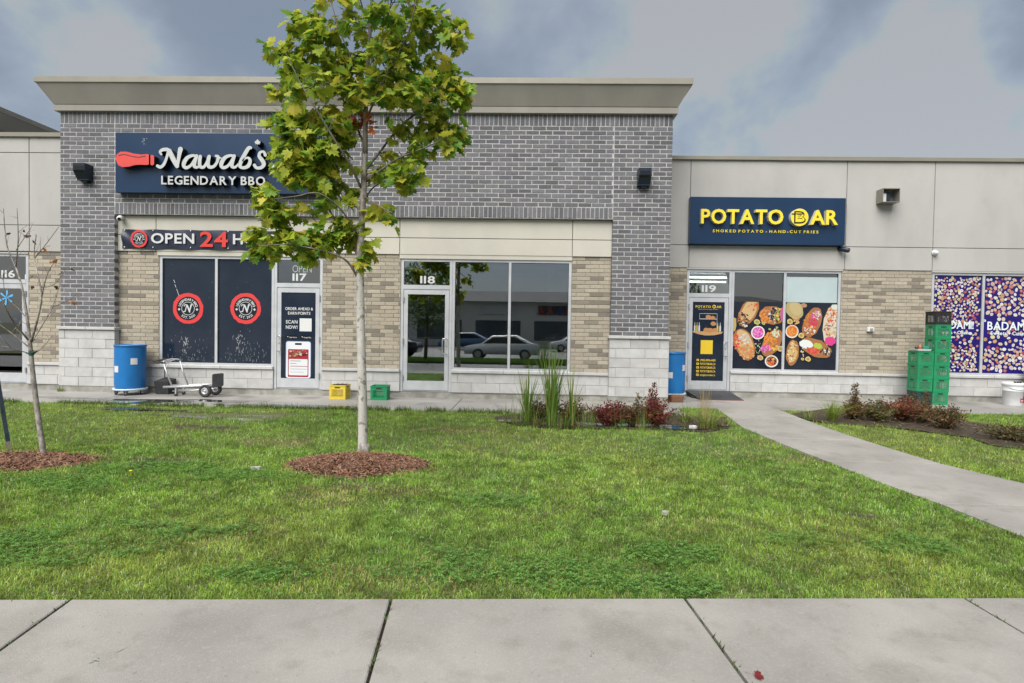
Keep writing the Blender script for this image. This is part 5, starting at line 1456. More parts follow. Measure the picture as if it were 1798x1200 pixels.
def mound(name, px, py, rx, ry, h, n, label, off=(0, 0)):
    c = G(px, py); cx, cy = c.x + off[0], c.y + off[1]
    MULCH.append((cx, cy, rx, ry))
    def hz(x, y):
        d = math.sqrt(((x - cx) / rx) ** 2 + ((y - cy) / ry) ** 2)
        return h * max(0, 1 - d * d) ** .8 - .012
    t = MB(); V_ = []; F_ = []; nr, na = 9, 36
    for i in range(nr + 1):
        for k in range(na):
            a = 2 * math.pi * k / na; r = i / nr * (.96 + .10 * math.sin(3 * a + 1) + .06 * math.sin(7 * a))
            x, y = cx + rx * r * math.cos(a), cy + ry * r * math.sin(a)
            V_.append((x, y, float(lawn_h(x, y)) + hz(x, y) + .012 + random.uniform(-.004, .004)))
    for i in range(nr):
        for k in range(na): F_.append((i * na + k, (i + 1) * na + k, (i + 1) * na + (k + 1) % na, i * na + (k + 1) % na))
    t.add(V_, F_); o = t.build(name, m_mulchbed, None, True); struct(o, label)
    t = MB()
    for _ in range(n):
        a = random.uniform(0, 6.283); r = math.sqrt(random.random()) * random.uniform(.85, 1.10) * (1.12 if random.random() < .12 else 1)
        x, y = cx + rx * r * math.cos(a), cy + ry * r * math.sin(a)
        z = float(lawn_h(x, y)) + hz(x, y) + random.uniform(.008, .024)
        L, w = random.uniform(.014, .05), random.uniform(.003, .009)
        th = random.uniform(0, 6.28); tl = random.gauss(0, .35)
        d = Vector((math.cos(th) * math.cos(tl), math.sin(th) * math.cos(tl), math.sin(tl))) * L
        s = Vector((-math.sin(th), math.cos(th), random.uniform(-.5, .5))) * w; u = Vector((0, 0, .004))
        p = Vector((x, y, z)); v = random.random()
        col = random.choice([(.20, .085, .045), (.13, .055, .03), (.26, .13, .075), (.08, .04, .025), (.30, .19, .12), (.17, .09, .06)])
        t.add([p - d - s, p + d - s, p + d + s, p - d + s, p - d * .9 + u, p + d * .9 + u], [(0, 1, 5, 4), (2, 3, 4, 5), (0, 4, 3), (1, 2, 5)], 0, col)
    q = t.build('mulch_chips', m_mulch, o); q['kind'] = 'stuff'
    return cx, cy, c
TREE = G(640, 793); SAP = G(76, 797)
mound('mulch_mound', 628, 817, .86, .50, .10, 4200, 'low mound of red brown bark mulch round the maple', (0, 0))
mound('mulch_mound', 60, 810, .95, .42, .03, 2600, 'flat patch of brown bark mulch round the bare sapling', (-.2, 0))

def soil_patch(px, py, rx, ry):
    c = G(px, py); P = [(0, 0)] ; t = MB(); ring_ = [blob_poly(c.x, c.y, rx * k, ry * k, 24, .45) for k in (.5, 1.0)]
    q = [(c.x, c.y)] + ring_[0] + ring_[1]
    t.add([(x, y, float(lawn_h(x, y)) + (.0035 if i < 25 else .001)) for i, (x, y) in enumerate(q)], [(0, 1 + k, 1 + (k + 1) % 24) for k in range(24)] + [(1 + k, 25 + k, 25 + (k + 1) % 24, 1 + (k + 1) % 24) for k in range(24)])
    struct(t.build('bare_soil', m_mud, None, True))
for q in ((215, 808, 1.2, .17), (370, 750, .45, .16), (325, 746, .25, .10), (390, 757, .2, .08), (300, 722, .9, .10), (650, 856, .5, .14), (1520, 905, .12, .07)): soil_patch(*q)
# ================================================================== GRASS
def lawn_mask(x, y):
    ok = (y > edge_y(x) + .004) & (y < np.where(x < 2.9, WALK_A + .02, WALK_B + .02))
    ok &= ~inpoly(x, y, PATH_POLY)
    wob = (fnoise(x, y, 6) - .5) * .34
    ok &= ~(inpoly(x, y + wob, BED1)) & ~(inpoly(x + wob, y + wob, BED2))
    for cx, cy, rx, ry in MULCH:
        d = ((x - cx) / rx) ** 2 + ((y - cy) / ry) ** 2
        ok &= (d > .62 + 1.5 * (fnoise(x, y, 5) - .35)) | (rng.random(x.shape) < .04)
    for cx, cy, rx, ry in PUD:
        ok &= (((x - cx) / (rx * .95)) ** 2 + ((y - cy) / (ry * .9)) ** 2 + (fnoise(x, y, 4) - .5) * 2.2 > 1) | (rng.random(x.shape) < .12)
    # worn, muddy and thin places
    bare = np.zeros(x.shape)
    for (px, py, rx, ry, k) in ((215, 806, 1.3, .16, .75), (600, 868, .5, .35, .45), (365, 750, .55, .18, .85), (430, 728, 1.3, .22, .6), (300, 722, .9, .10, .6), (650, 852, .45, .14, .6),
                                (1520, 905, .16, .10, .8), (560, 780, .2, .12, .0)):
        c = G(px, py); bare = np.maximum(bare, k * np.clip(1.5 - ((x - c.x) / rx) ** 2 - ((y - c.y) / ry) ** 2, 0, 1) * (fnoise(x, y, 3.2) > .42))
    ok &= rng.random(x.shape) > bare
    return ok
STRAW = [(500, 776, .55, .28, 1.0), (770, 755, .9, .22, .75), (560, 870, .55, .35, .55), (640, 860, .5, .25, .6), (1390, 800, .9, .35, .5), (1345, 775, .6, .25, .5), (720, 1020, 1.0, .25, .35), (1250, 930, .8, .3, .25), (880, 990, .9, .25, .3), (420, 930, .7, .3, .3)]
CLOVER = [(930, 1000, .85, .30), (1080, 1030, .8, .18), (1380, 950, .5, .22), (1180, 975, .5, .2), (300, 830, 1.3, .30), (130, 850, 1.2, .35), (1560, 960, .5, .2), (340, 935, .5, .18), (450, 1010, .5, .14), (60, 960, .8, .3), (890, 880, .4, .2)]
def field(x, y, L):
    r = np.zeros(x.shape)
    for q in L:
        c = G(q[0], q[1]); k = q[4] if len(q) > 4 else 1.0
        d = ((x - c.x) / q[2]) ** 2 + ((y - c.y) / q[3]) ** 2
        r = np.maximum(r, k * np.clip(1.15 - d + (fnoise(x, y, 2.4) - .5) * 3.4, 0, 1))
    return r
def blades(n, x0, x1, y0, y1, w0, w1, l0, l1, seg, keep=None):
    x = rng.uniform(x0, x1, n); y = rng.uniform(y0, y1, n)
    m = lawn_mask(x, y)
    m &= (np.abs(x) < 1.02 * y + 2.2)
    m &= rng.random(n) < np.clip(.62 + .9 * (fnoise(x, y, 4.0) - .35), .3, 1)
    x, y = x[m], y[m]; n = len(x)
    z = lawn_h(x, y) - .004
    st = field(x, y, STRAW); cl = field(x, y, CLOVER)
    tall = fnoise(x + 31, y, .8); fine = fnoise(x, y + 17, 6.0)
    L = rng.uniform(l0, l1, n) * (.45 + .55 * tall + .55 * fine) * (1 - .35 * st)
    near_edge = np.abs(y - edge_y(x)) < .06
    W = rng.uniform(w0, w1, n)
    th = rng.uniform(0, 2 * np.pi, n); lean = np.abs(rng.normal(.55, .45, n)) + .08
    dx, dy = np.cos(th) * lean, np.sin(th) * lean
    tw = rng.uniform(0, 2 * np.pi, n); sx, sy = np.cos(tw) * W / 2, np.sin(tw) * W / 2
    g = rng.random(n)
    c0 = np.stack([.165 + .11 * g, .290 + .13 * g, .038 + .022 * g], 1)
    warm = np.clip((fnoise(x + 7, y + 3, .55) - .42) * 4, 0, 1)[:, None]
    c0 = c0 * (1 - warm) + np.stack([.235 + .11 * g, .310 + .12 * g, .052 + .025 * g], 1) * warm
    dark = np.clip((fnoise(x + 57, y + 13, 1.1) - .50) * 5, 0, 1)[:, None] * .45
    c0 = c0 * (1 - dark) + np.stack([.095 + .06 * g, .225 + .10 * g, .032 + .014 * g], 1) * dark
    dry = np.stack([.36 + .10 * g, .30 + .08 * g, .12 + .04 * g], 1)
    isdry = (rng.random(n) < (.035 + .75 * st))[:, None]
    c0 = np.where(isdry, dry, c0)
    patch = np.clip((fnoise(x + 3, y + 9, 9.0) - .5) * 2.6, -.5, .5) * .6 + np.clip((fnoise(x + 43, y + 19, 3.2) - .5) * 2.6, -.5, .5) * .22
    pale = (rng.random(n) < .13)[:, None]; c0 = np.where(pale & ~isdry, np.stack([.34 + .1 * g, .43 + .1 * g, .17 + .08 * g], 1), c0)
    c0 *= (.74 + patch + .55 * rng.random(n))[:, None].clip(.3, 1.7)
    P = lambda a, b, c: np.stack([a, b, c], 1)
    if seg == 2:
        b0 = P(x - sx, y - sy, z); b1 = P(x + sx, y + sy, z)
        hx_, hy_, hz_ = x + dx * L * .30, y + dy * L * .30, z + L * .58
        m0 = P(hx_ - sx * .8, hy_ - sy * .8, hz_); m1 = P(hx_ + sx * .8, hy_ + sy * .8, hz_)
        dn = np.clip(1.05 - lean * .75, .28, 1)
        tp = P(x + dx * L, y + dy * L, z + L * dn)
        V = np.stack([b0, b1, m1, m0, tp], 1).reshape(-1, 3)
        base = np.arange(n)[:, None] * 5
        quads = base + np.array([0, 1, 2, 3]); tris = base + np.array([3, 2, 4])
        return V, quads, tris, c0
    b0 = P(x - sx, y - sy, z); b1 = P(x + sx, y + sy, z); tp = P(x + dx * L * .8, y + dy * L * .8, z + L * np.clip(1.05 - lean * .6, .5, 1))
    V = np.stack([b0, b1, tp], 1).reshape(-1, 3)
    return V, np.zeros((0, 4), int), np.arange(n)[:, None] * 3 + np.array([0, 1, 2]), c0
def np_mesh(name, parts, mat):
    """parts: (V, quads, tris, colour per blade)"""
    Vs, Ls, tot, cols = [], [], [], []; o = 0
    for V, q, t_, c in parts:
        Vs.append(V)
        if len(q): Ls.append((q + o).ravel()); tot.append(np.full(len(q), 4)); cols.append(c)
        if len(t_): Ls.append((t_ + o).ravel()); tot.append(np.full(len(t_), 3)); cols.append(c if len(c) == len(t_) else np.repeat(c, len(t_) // len(c), 0))
        o += len(V)
    V = np.concatenate(Vs); L = np.concatenate(Ls); T = np.concatenate(tot); C = np.concatenate(cols)
    me = bpy.data.meshes.new(name)
    me.vertices.add(len(V)); me.vertices.foreach_set('co', V.astype(np.float32).ravel())
    me.loops.add(len(L)); me.loops.foreach_set('vertex_index', L.astype(np.int32))
    me.polygons.add(len(T)); me.polygons.foreach_set('loop_start', np.concatenate([[0], np.cumsum(T)[:-1]]).astype(np.int32))
    me.materials.append(mat)
    a = me.attributes.new('Col', 'FLOAT_COLOR', 'FACE')
    a.data.foreach_set('color', np.concatenate([C, np.ones((len(C), 1))], 1).astype(np.float32).ravel())
    me.update(); me.validate()
    ob = bpy.data.objects.new(name, me); COL.objects.link(ob)
    return ob
GP = [blades(300000, -6.5, 6.5, 3.0, 5.0, .0035, .006, .030, .062, 2),
      blades(260000, -9.5, 9.5, 5.0, 7.2, .005, .008, .032, .068, 2),
      blades(330000, -14, 14, 7.2, 11.3, .008, .013, .035, .075, 1)]
tag(np_mesh('grass', GP, m_grass), 'short patchy green lawn grass with straw coloured spots', 'grass', kind='stuff')
# ragged taller fringe along the shop walk and path edges
def fringe(n):
    x = rng.uniform(-13, 2.7, n); y = WALK_A + rng.normal(-.03, .05, n)
    k = fnoise(x, y * 0, 1.6) > .46
    return x[k], y[k]
x, y = fringe(9000)
m = (y < WALK_A + .07); x, y = x[m], y[m]; n = len(x)
L = rng.uniform(.04, .13, n); th = rng.uniform(0, 6.28, n); le = rng.uniform(.1, .7, n); W = rng.uniform(.006, .012, n); tw = rng.uniform(0, 6.28, n)
z = np.where(y > WALK_A, .0, lawn_h(x, y))
V = np.stack([np.stack([x - np.cos(tw) * W / 2, y - np.sin(tw) * W / 2, z], 1), np.stack([x + np.cos(tw) * W / 2, y + np.sin(tw) * W / 2, z], 1), np.stack([x + np.cos(th) * le * L, y + np.sin(th) * le * L, z + L * .85], 1)], 1).reshape(-1, 3)
g = rng.random((n, 1)); C = np.array([[.09, .15, .025]]) * (.6 + .8 * g)
tag(np_mesh('edge_grass', [(V, np.zeros((0, 4), int), np.arange(n)[:, None] * 3 + np.array([0, 1, 2]), C)], m_grass), 'ragged taller grass fringe along the edge of the shop walk', 'grass', kind='stuff')
# clover: little three-leaf sprigs
def clover(n):
    x = rng.uniform(-8, 8, n); y = rng.uniform(3.2, 9, n)
    k = lawn_mask(x, y) & (rng.random(n) < np.clip(field(x, y, CLOVER) * .55 + .03, 0, 1)) & (np.abs(x) < y + 2)
    return x[k], y[k]
x, y = clover(330000); n = len(x)
z = lawn_h(x, y) + rng.uniform(.022, .060, n); Vc = []; Tc = []; Cc = []
r = rng.uniform(.007, .013, n); a0 = rng.uniform(0, 6.28, n); tl = rng.normal(0, .25, n)
vv = []
for k in range(3):
    a = a0 + k * 2.094
    ux, uy = np.cos(a), np.sin(a); px_, py_ = -uy, ux
    P = lambda f, s, dz: np.stack([x + ux * r * f + px_ * r * s, y + uy * r * f + py_ * r * s, z + dz * r + tl * r * f * ux], 1)
    vv.append(np.stack([P(.0, 0, 0), P(1.1, -.75, .35), P(1.55, 0, .15), P(1.1, .75, .35)], 1))
V = np.concatenate([q.reshape(-1, 3) for q in vv]); q = np.arange(3 * n)[:, None] * 4 + np.array([0, 1, 2, 3])
g = rng.random((n, 1)); C = np.concatenate([np.array([[.115, .26, .050]]) * (.55 + .9 * g) + np.array([[.05, .06, .03]]) * g] * 3)
tag(np_mesh('clover', [(V, q, np.zeros((0, 3), int), C)], m_grass), 'patches of bluish green clover in the lawn', 'clover', kind='stuff')
# weeds in the sidewalk joints
t = MB()
for (p, q) in JOINTS[3:9]:
    for _ in range(230):
        u = random.random() ** .9
        if math.sin(u * 23 + p[0] * 7) + math.sin(u * 51) < -.1: continue
        x = p[0] + (q[0] - p[0]) * u + random.gauss(0, .004); y = p[1] + (q[1] - p[1]) * u
        z = terr(x, y) - .002; L = random.uniform(.010, .034); a = random.uniform(0, 6.28); w = random.uniform(.002, .005)
        dx, dy = math.cos(a) * L * .8, math.sin(a) * L * .8
        t.add([(x - dy * .25, y + dx * .25, z), (x + dy * .25, y - dx * .25, z), (x + dx, y + dy, z + L)], [(0, 1, 2)], 0, random.choice([(.05, .11, .02), (.08, .14, .03), (.10, .10, .03), (.04, .05, .015)]))
o = t.build('joint_weeds', m_grass); tag(o, 'tiny weeds and moss growing in the sidewalk joints', 'weeds', kind='stuff')

# ================================================================== TREES
def leaf_me(col, fold, curl, name='leaf'):
    t = MB()
    vs_ = [(0, 0, 0)] + [(x, z + .62, abs(x) * fold - (z + .62) ** 2 * curl) for x, z in LEAFPTS]
    n = len(LEAFPTS)
    vs_[0] = (0, .42, -.42 ** 2 * curl)
    t.add(vs_, [(0, 1 + k, 1 + (k + 1) % n) for k in range(n)], 0, col)
    return t
def leaf_frames(p, size, yawr=None):
    """random hanging leaf orientation: stem at p, blade hanging outwards and down"""
    a = random.uniform(0, 6.283) if yawr is None else yawr + random.gauss(0, .9)
    el = random.gauss(-.35, .5)
    d = Vector((math.cos(a) * math.cos(el), math.sin(a) * math.cos(el), math.sin(el)))
    nrm = Vector((random.gauss(0, .55), random.gauss(-.35, .55), 1.0)); nrm = nrm - d * nrm.dot(d); nrm.normalize()
    s = d.cross(nrm)
    m = Matrix((s, d, nrm)).transposed().to_4x4()
    return Matrix.Translation(p) @ m @ Matrix.Scale(size, 4)
TY0 = TREE.y
def tp(px, py, dy=0.0): return at(px, py, TY0 + dy)
maple = thing('maple_tree', 'young maple with pale trunk and yellow green leaves standing in a mulch mound', 'tree', (TREE.x, TREE.y, TREE.z))
nodes = []
def limb(name, pts, r0, r1, mat, parent, n=9, jit=.0):
    P = [tp(*p) if len(p) == 3 and not isinstance(p, Vector) else p for p in pts]
    Q = []
    for i in range(len(P) - 1):                        # Catmull-Rom
        a, b, c, d = P[max(i - 1, 0)], P[i], P[i + 1], P[min(i + 2, len(P) - 1)]
        for k in range(5):
            f = k / 5; Q.append(.5 * ((2 * b) + (c - a) * f + (2 * a - 5 * b + 4 * c - d) * f * f + (3 * b - a - 3 * c + d) * f ** 3))
    Q.append(P[-1])
    m = len(Q); R_ = [r0 + (r1 - r0) * (k / (m - 1)) ** .9 for k in range(m)]
    t = MB(); t.tube(Q, R_, n)
    for q, r in zip(Q, R_): nodes.append((q, r))
    return t.build(name, mat, parent, True)
limb('trunk', [(638, 797, 0), (637, 788, 0), (637, 740, 0), (635, 640, 0), (633, 560, 0), (632, 480, 0)], .068, .050, m_bark_w, maple, 12)
t = MB(); b_ = tp(638, 797, 0); t.lathe([(.115, -.04), (.088, .015), (.074, .06), (.0695, .13)], (b_.x, b_.y, b_.z), 12); t.build('root_flare', m_bark_b, maple, True)
nodes.clear()
limb('trunk', [(632, 482, 0), (633, 430, 0), (636, 380, .02), (639, 320, .02), (641, 270, 0)], .0505, .036, m_bark_b, maple, 10)
limb('leader', [(641, 272, 0), (642, 200, 0), (646, 110, .03), (652, 20, 0), (655, -80, .05), (650, -180, 0)], .036, .010, m_bark_d, maple, 8)
BRN = [([(630, 492, 0), (612, 462, -.1), (590, 448, -.2), (555, 438, -.3), (505, 430, -.35), (455, 432, -.4)], .018, .005),
       ([(598, 452, -.15), (580, 428, -.1), (565, 400, 0), (545, 380, .1)], .011, .004),
       ([(630, 452, 0), (612, 420, .1), (588, 385, .2), (565, 350, .3), (535, 318, .35), (500, 285, .4)], .017, .005),
       ([(632, 420, 0), (600, 370, -.3), (560, 340, -.5), (520, 345, -.6), (480, 350, -.65)], .014, .004),
       ([(634, 330, 0), (615, 290, -.2), (590, 250, -.35), (560, 200, -.45), (530, 150, -.5), (500, 90, -.5)], .019, .005),
       ([(644, 318, 0), (668, 300, -.1), (700, 278, -.2), (740, 262, -.3), (790, 240, -.35)], .018, .005),
       ([(641, 300, 0), (665, 270, .15), (700, 225, .3), (745, 185, .4), (785, 120, .4), (800, 60, .35)], .019, .005),
       ([(642, 262, 0), (625, 220, .2), (600, 170, .4), (575, 110, .5), (560, 40, .5)], .016, .004),
       ([(643, 210, 0), (665, 160, -.2), (690, 110, -.35), (720, 50, -.45), (735, -30, -.45)], .016, .004),
       ([(645, 170, 0), (620, 110, -.2), (595, 50, -.35), (575, -20, -.4)], .014, .004),
       ([(648, 120, 0), (670, 60, .2), (690, -10, .35), (700, -90, .4)], .013, .004),
       ([(650, 60, 0), (630, -10, .2), (610, -90, .3)], .011, .004), ([(640, 345, 0), (662, 360, -.2), (690, 375, -.3)], .010, .004),
       ([(637, 360, 0), (655, 330, .3), (690, 315, .5), (730, 318, .6)], .012, .004)]
for pts, a, b in BRN: limb('branch', pts, a, b, m_bark_d, maple, 6)
# crown: targets inside an uneven envelope, twigs grown to them from the nearest limb
ENV = [(645, 30, 130, 110, 24), (655, -110, 115, 120, 20), (560, 165, 80, 85, 17), (735, 165, 72, 75, 15), (645, 130, 110, 80, 20), (538, 288, 55, 50, 12), (525, 292, 38, 36, 8), (765, 240, 50, 34, 9), (700, 300, 55, 36, 8),
       (580, 325, 60, 50, 10), (488, 425, 55, 30, 10), (545, 425, 45, 32, 8), (600, 400, 40, 32, 6), (672, 385, 22, 18, 3), (560, 235, 70, 50, 12), (500, 110, 26, 40, 5), (795, 60, 22, 34, 5), (800, 150, 22, 40, 6), (505, 228, 30, 26, 5), (472, 356, 28, 24, 5), (495, 385, 34, 20, 5), (540, 60, 40, 40, 6), (640, 445, 14, 22, 2),
       (720, 60, 60, 60, 9), (600, 250, 30, 30, 3)]
tw = MB(); leaves = []
targets = []
for cx, cy, rx, ry, n in ENV:
    for _ in range(int(n * 2.5)):
        while True:
            u, v, w = random.uniform(-1, 1), random.uniform(-1, 1), random.uniform(-1, 1)
            if u * u + v * v + w * w < 1: break
        rd = min(rx, 110) / 139.0
        targets.append(tp(cx + u * rx, cy + v * ry, w * rd * .95 + (0 if cy > 380 else 0)))
random.shuffle(targets)
for T in targets:
    best = min(nodes, key=lambda q: (q[0] - T).length + max(0, (q[0].z - T.z)) * .6)
    a = best[0]; d = T - a
    if d.length < .05: continue
    mid = a + d * .5 + Vector((random.gauss(0, .04), random.gauss(0, .04), .03 + d.length * .06))
    r = min(best[1] * .7, .007)
    P = [a, a + (mid - a) * .55 + Vector((0, 0, .01)), mid, mid + (T - mid) * .55, T]
    tw.tube(P, [r, r * .85, r * .7, r * .5, r * .35], 5)
    for q in P[2:]: nodes.append((q, r * .5))
    yawr = math.atan2(d.y, d.x)
    nl = random.randint(6, 10)
    for k in range(nl):
        f = random.uniform(.35, 1.0)
        p = a + (mid - a) * (f * 2) if f < .5 else mid + (T - mid) * (f * 2 - 1)
        p = p + Vector((random.gauss(0, .035), random.gauss(0, .035), random.gauss(0, .03)))
        leaves.append((p, random.uniform(.085, .17), yawr))
tw.build('twigs', m_bark_d, maple, True)['kind'] = 'stuff'
LC = [(.33, .40, .035), (.26, .37, .030), (.42, .43, .045), (.17, .30, .028), (.48, .43, .05), (.11, .24, .030), (.29, .41, .06), (.36, .42, .04)]
lv = [leaf_me(LC[k % len(LC)], random.choice([.12, .25, .35]), random.choice([.05, .18, .3])) for k in range(16)]
lmes = [t.mesh('leaf', [m_leaf]) for t in lv]
leaves.sort(key=lambda q: -q[1] / (q[0].y))
crown = MB(); moff = wloc(maple)
def add_tf(dst, src, M_, col=None):
    dst.add([M_ @ Vector(v) for v in src.v], src.f, 0, col or src.c[0])
shown = 0
for p, s, yr in leaves:
    k = random.randrange(16); M_ = leaf_frames(p, s, yr)
    q = p - EYE; dpt = q.dot(_f2); vy = CY - F_PX * q.dot(CU) / dpt
    if shown < 300 and vy > 0:
        o = bpy.data.objects.new('leaf', lmes[k]); COL.objects.link(o); o.parent = maple
        M2 = M_.copy(); M2.translation = M_.translation - moff; o.matrix_local = M2; shown += 1
    else:
        c = lv[k].c[0]; j = random.uniform(.8, 1.2); add_tf(crown, lv[k], M_, (c[0] * j, c[1] * j, c[2] * j))
for _ in range(9):
    p = tp(random.gauss(655, 9), random.gauss(212, 9), random.gauss(-.1, .1)); add_tf(crown, lv[1], leaf_frames(p, random.uniform(.09, .13)), (.36, .10, .02))
for _ in range(10):
    p = tp(random.gauss(615, 14), random.gauss(210, 6), random.gauss(0, .1)); add_tf(crown, lv[2], leaf_frames(p, random.uniform(.07, .1)), (.28, .06, .02))
crown.build('foliage', m_leaf, maple)['kind'] = 'stuff'

# bare sapling at the left
SY0 = SAP.y
sap = thing('sapling', 'thin bare sapling with a few brown leaves in front of the first shop', 'tree', (SAP.x, SAP.y, SAP.z))
def sp(px, py, dy=0.0): return at(px, py, SY0 + dy)
nodes.clear(); _tp = tp; tp = sp
limb('trunk', [(77, 800, 0), (74, 780, 0), (66, 725, 0), (58, 660, 0), (54, 618, 0), (50, 585, 0)], .034, .021, m_bark_b, sap, 9)
SB = [([(54, 612, 0), (48, 560, 0), (40, 510, 0), (28, 470, .1), (12, 430, .1), (6, 366, .1)], .017, .003), ([(55, 600, 0), (66, 560, -.1), (73, 522, -.1), (68, 490, -.1), (60, 450, 0), (64, 412, 0)], .013, .003),
      ([(28, 470, .1), (32, 420, 0), (30, 365, 0)], .007, .002), ([(54, 604, 0), (75, 570, .1), (92, 540, .15), (105, 500, .2), (112, 480, .2)], .007, .002), ([(52, 600, 0), (20, 560, -.2), (0, 520, -.3), (-20, 490, -.3)], .009, .002),
      ([(53, 612, 0), (20, 585, .2), (-15, 560, .3)], .008, .002), ([(54, 622, 0), (20, 612, -.1), (-20, 605, -.2)], .006, .002), ([(73, 522, -.1), (84, 480, -.2), (100, 455, -.2)], .005, .002), ([(60, 455, 0), (80, 430, .1), (104, 398, .1)], .005, .0018),
      ([(48, 560, 0), (30, 540, .2), (10, 520, .2), (5, 480, .2)], .006, .002), ([(54, 626, 0), (75, 610, 0), (92, 590, .05)], .004, .0015), ([(92, 540, .15), (115, 530, .2), (135, 522, .2)], .004, .0015), ([(28, 440, .1), (48, 410, .1), (55, 400, .1)], .004, .0015), ([(72, 505, -.1), (95, 500, -.2), (118, 470, -.2)], .004, .0015)]
for pts, a, b in SB: limb('branch', pts, a * 1.2, b * 1.5, m_bark_b if len(pts) > 4 else m_bark_d, sap, 5)
tp = _tp
t = MB(); lfs = MB()
tips = list(nodes)
for _ in range(70):
    a, r = random.choice(tips[20:]); d = Vector((random.gauss(0, .5), random.gauss(0, .4), random.uniform(.1, 1))); d.normalize(); L = random.uniform(.08, .26)
    b = a + d * L; t.tube([a, a + d * L * .5 + Vector((0, 0, .01)), b], [.0028, .0022, .0014], 4)
t.build('twigs', m_bark_b, sap, True)['kind'] = 'stuff'
for (px, py, c) in [(85, 432, 0), (92, 458, 0), (55, 425, 1), (60, 485, 1), (118, 472, 1), (126, 530, 0), (123, 534, 0), (130, 529, 0), (57, 500, 1), (40, 403, 1), (22, 410, 1), (14, 408, 1), (113, 478, 1), (50, 412, 1), (93, 455, 0), (83, 436, 0), (110, 530, 1), (100, 500, 1)]:
    t = MB(); add_tf(t, lv[3], leaf_frames(sp(px, py, random.uniform(-.1, .1)), random.uniform(.035, .07)), [(.30, .11, .02), (.06, .03, .02)][c]); t.build('dry_leaf', m_leaf, sap)
t = MB(); c = sp(55, 620); t.lathe([(.026, -.03), (.03, 0), (.027, .03)], (c.x, c.y, c.z), 10); t.tube([c, c + Vector((.09, -.03, .02))], [.016, .010], 6); t.tube([c, c + Vector((-.06, .0, -.01))], [.012, .006], 6); t.build('green_tie', M('tie_green', (.015, .06, .045), .6), sap)
PST = G(18, 792)
o = thing('tree_stake', 'dark blue steel stake leaning beside the bare sapling', 'stake', (PST.x, PST.y, PST.z))
t = MB(); a = Vector((PST.x, PST.y, PST.z - .05)); b = at(-22, 560, PST.y); t.tube([a, a + (b - a) * .5, b], [.030, .030, .030], 4); t.build('post', m_postblue, o)
t = MB(); t.tube([a + (b - a) * .01, a + (b - a) * .10], [.031, .031], 4); t.build('muddy_foot', m_bark_d, o)

# ================================================================== BED PLANTS
def blade_clump(name, label, px, py, n, h0, h1, spread, w, cols, group=None, lean=.25, base_r=.05, droop=.5, mat=None, gp=None, part='blades'):
    c = gp or G(px, py); z = terr(c.x, c.y)
    o = thing(name, label, 'plant', (c.x, c.y, z), group)
    t = MB()
    for _ in range(n):
        a = random.uniform(0, 6.283); r = base_r * math.sqrt(random.random()); x, y = c.x + r * math.cos(a), c.y + r * math.sin(a)
        H = random.uniform(h0, h1); le = abs(random.gauss(0, lean)) * spread; a2 = a + random.gauss(0, .5); ww = w * random.uniform(.6, 1.2)
        d = Vector((math.cos(a2), math.sin(a2), 0)); s = Vector((math.cos(a2 + 1.57 + random.gauss(0, .6)), math.sin(a2 + 1.57), 0)); s.normalize()
        base = Vector((x, y, z)); vs_ = []
        k = 5
        for i in range(k + 1):
            f = i / k; p = base + Vector((0, 0, H * f * (1 - droop * .35 * f * min(le * 3, 1)))) + d * (H * le * f ** 1.8)
            ww_ = ww * (1 - f ** 2.2) + .0008
            vs_ += [p - s * ww_ / 2, p + s * ww_ / 2]
        cc = random.choice(cols); j = random.uniform(.75, 1.25)
        t.add(vs_, [(2 * i, 2 * i + 1, 2 * i + 3, 2 * i + 2) for i in range(k)], 0, (cc[0] * j, cc[1] * j, cc[2] * j))
    q = t.build(part, mat or m_grass, o); q['kind'] = 'stuff'
    return o
REED = [(.11, .22, .03), (.15, .26, .045), (.08, .18, .03), (.20, .28, .06), (.28, .27, .08)]
def dead(o, px, py, n, r, cols, h=.12, name='dead_litter'):
    c = Vector(o.location); t = MB()
    for _ in range(n):
        a = random.uniform(0, 6.28); q = r * math.sqrt(random.random()); p = Vector((c.x + q * math.cos(a), c.y + q * .6 * math.sin(a), c.z + random.uniform(.01, h) * (1 - q / r * .6)))
        d = Vector((random.gauss(0, 1), random.gauss(0, 1), random.gauss(0, .5))); d.normalize(); L = random.uniform(.03, .10); s = Vector((-d.y, d.x, .2)) * random.uniform(.004, .010)
        t.add([p - d * L - s * .3, p + d * L, p + s], [(0, 1, 2)], 0, random.choice(cols))
    t.build(name, m_grass, o)['kind'] = 'stuff'
DEAD = [(.18, .13, .07), (.10, .07, .04), (.24, .19, .10), (.07, .05, .03), (.12, .12, .05)]
o = blade_clump('reed_clump', 'tall green reed clump at the lawn end of the wet bed', 926, 745, 70, .55, 1.05, .55, .017, REED, 'reed clumps in the wet bed', base_r=.07, lean=.42); dead(o, 0, 0, 170, .3, DEAD)
o = blade_clump('reed_clump', 'tallest and widest green reed clump, rising before the shop window', 968, 748, 95, .65, 1.45, .5, .018, REED, 'reed clumps in the wet bed', base_r=.085, lean=.44); dead(o, 0, 0, 190, .32, DEAD)
o = blade_clump('reed_clump', 'narrow pale stemmed reed clump nearest the red shrubs', 1004, 750, 34, .6, 1.10, .4, .017, REED[2:], 'reed clumps in the wet bed', base_r=.04, lean=.38); dead(o, 0, 0, 150, .28, DEAD)
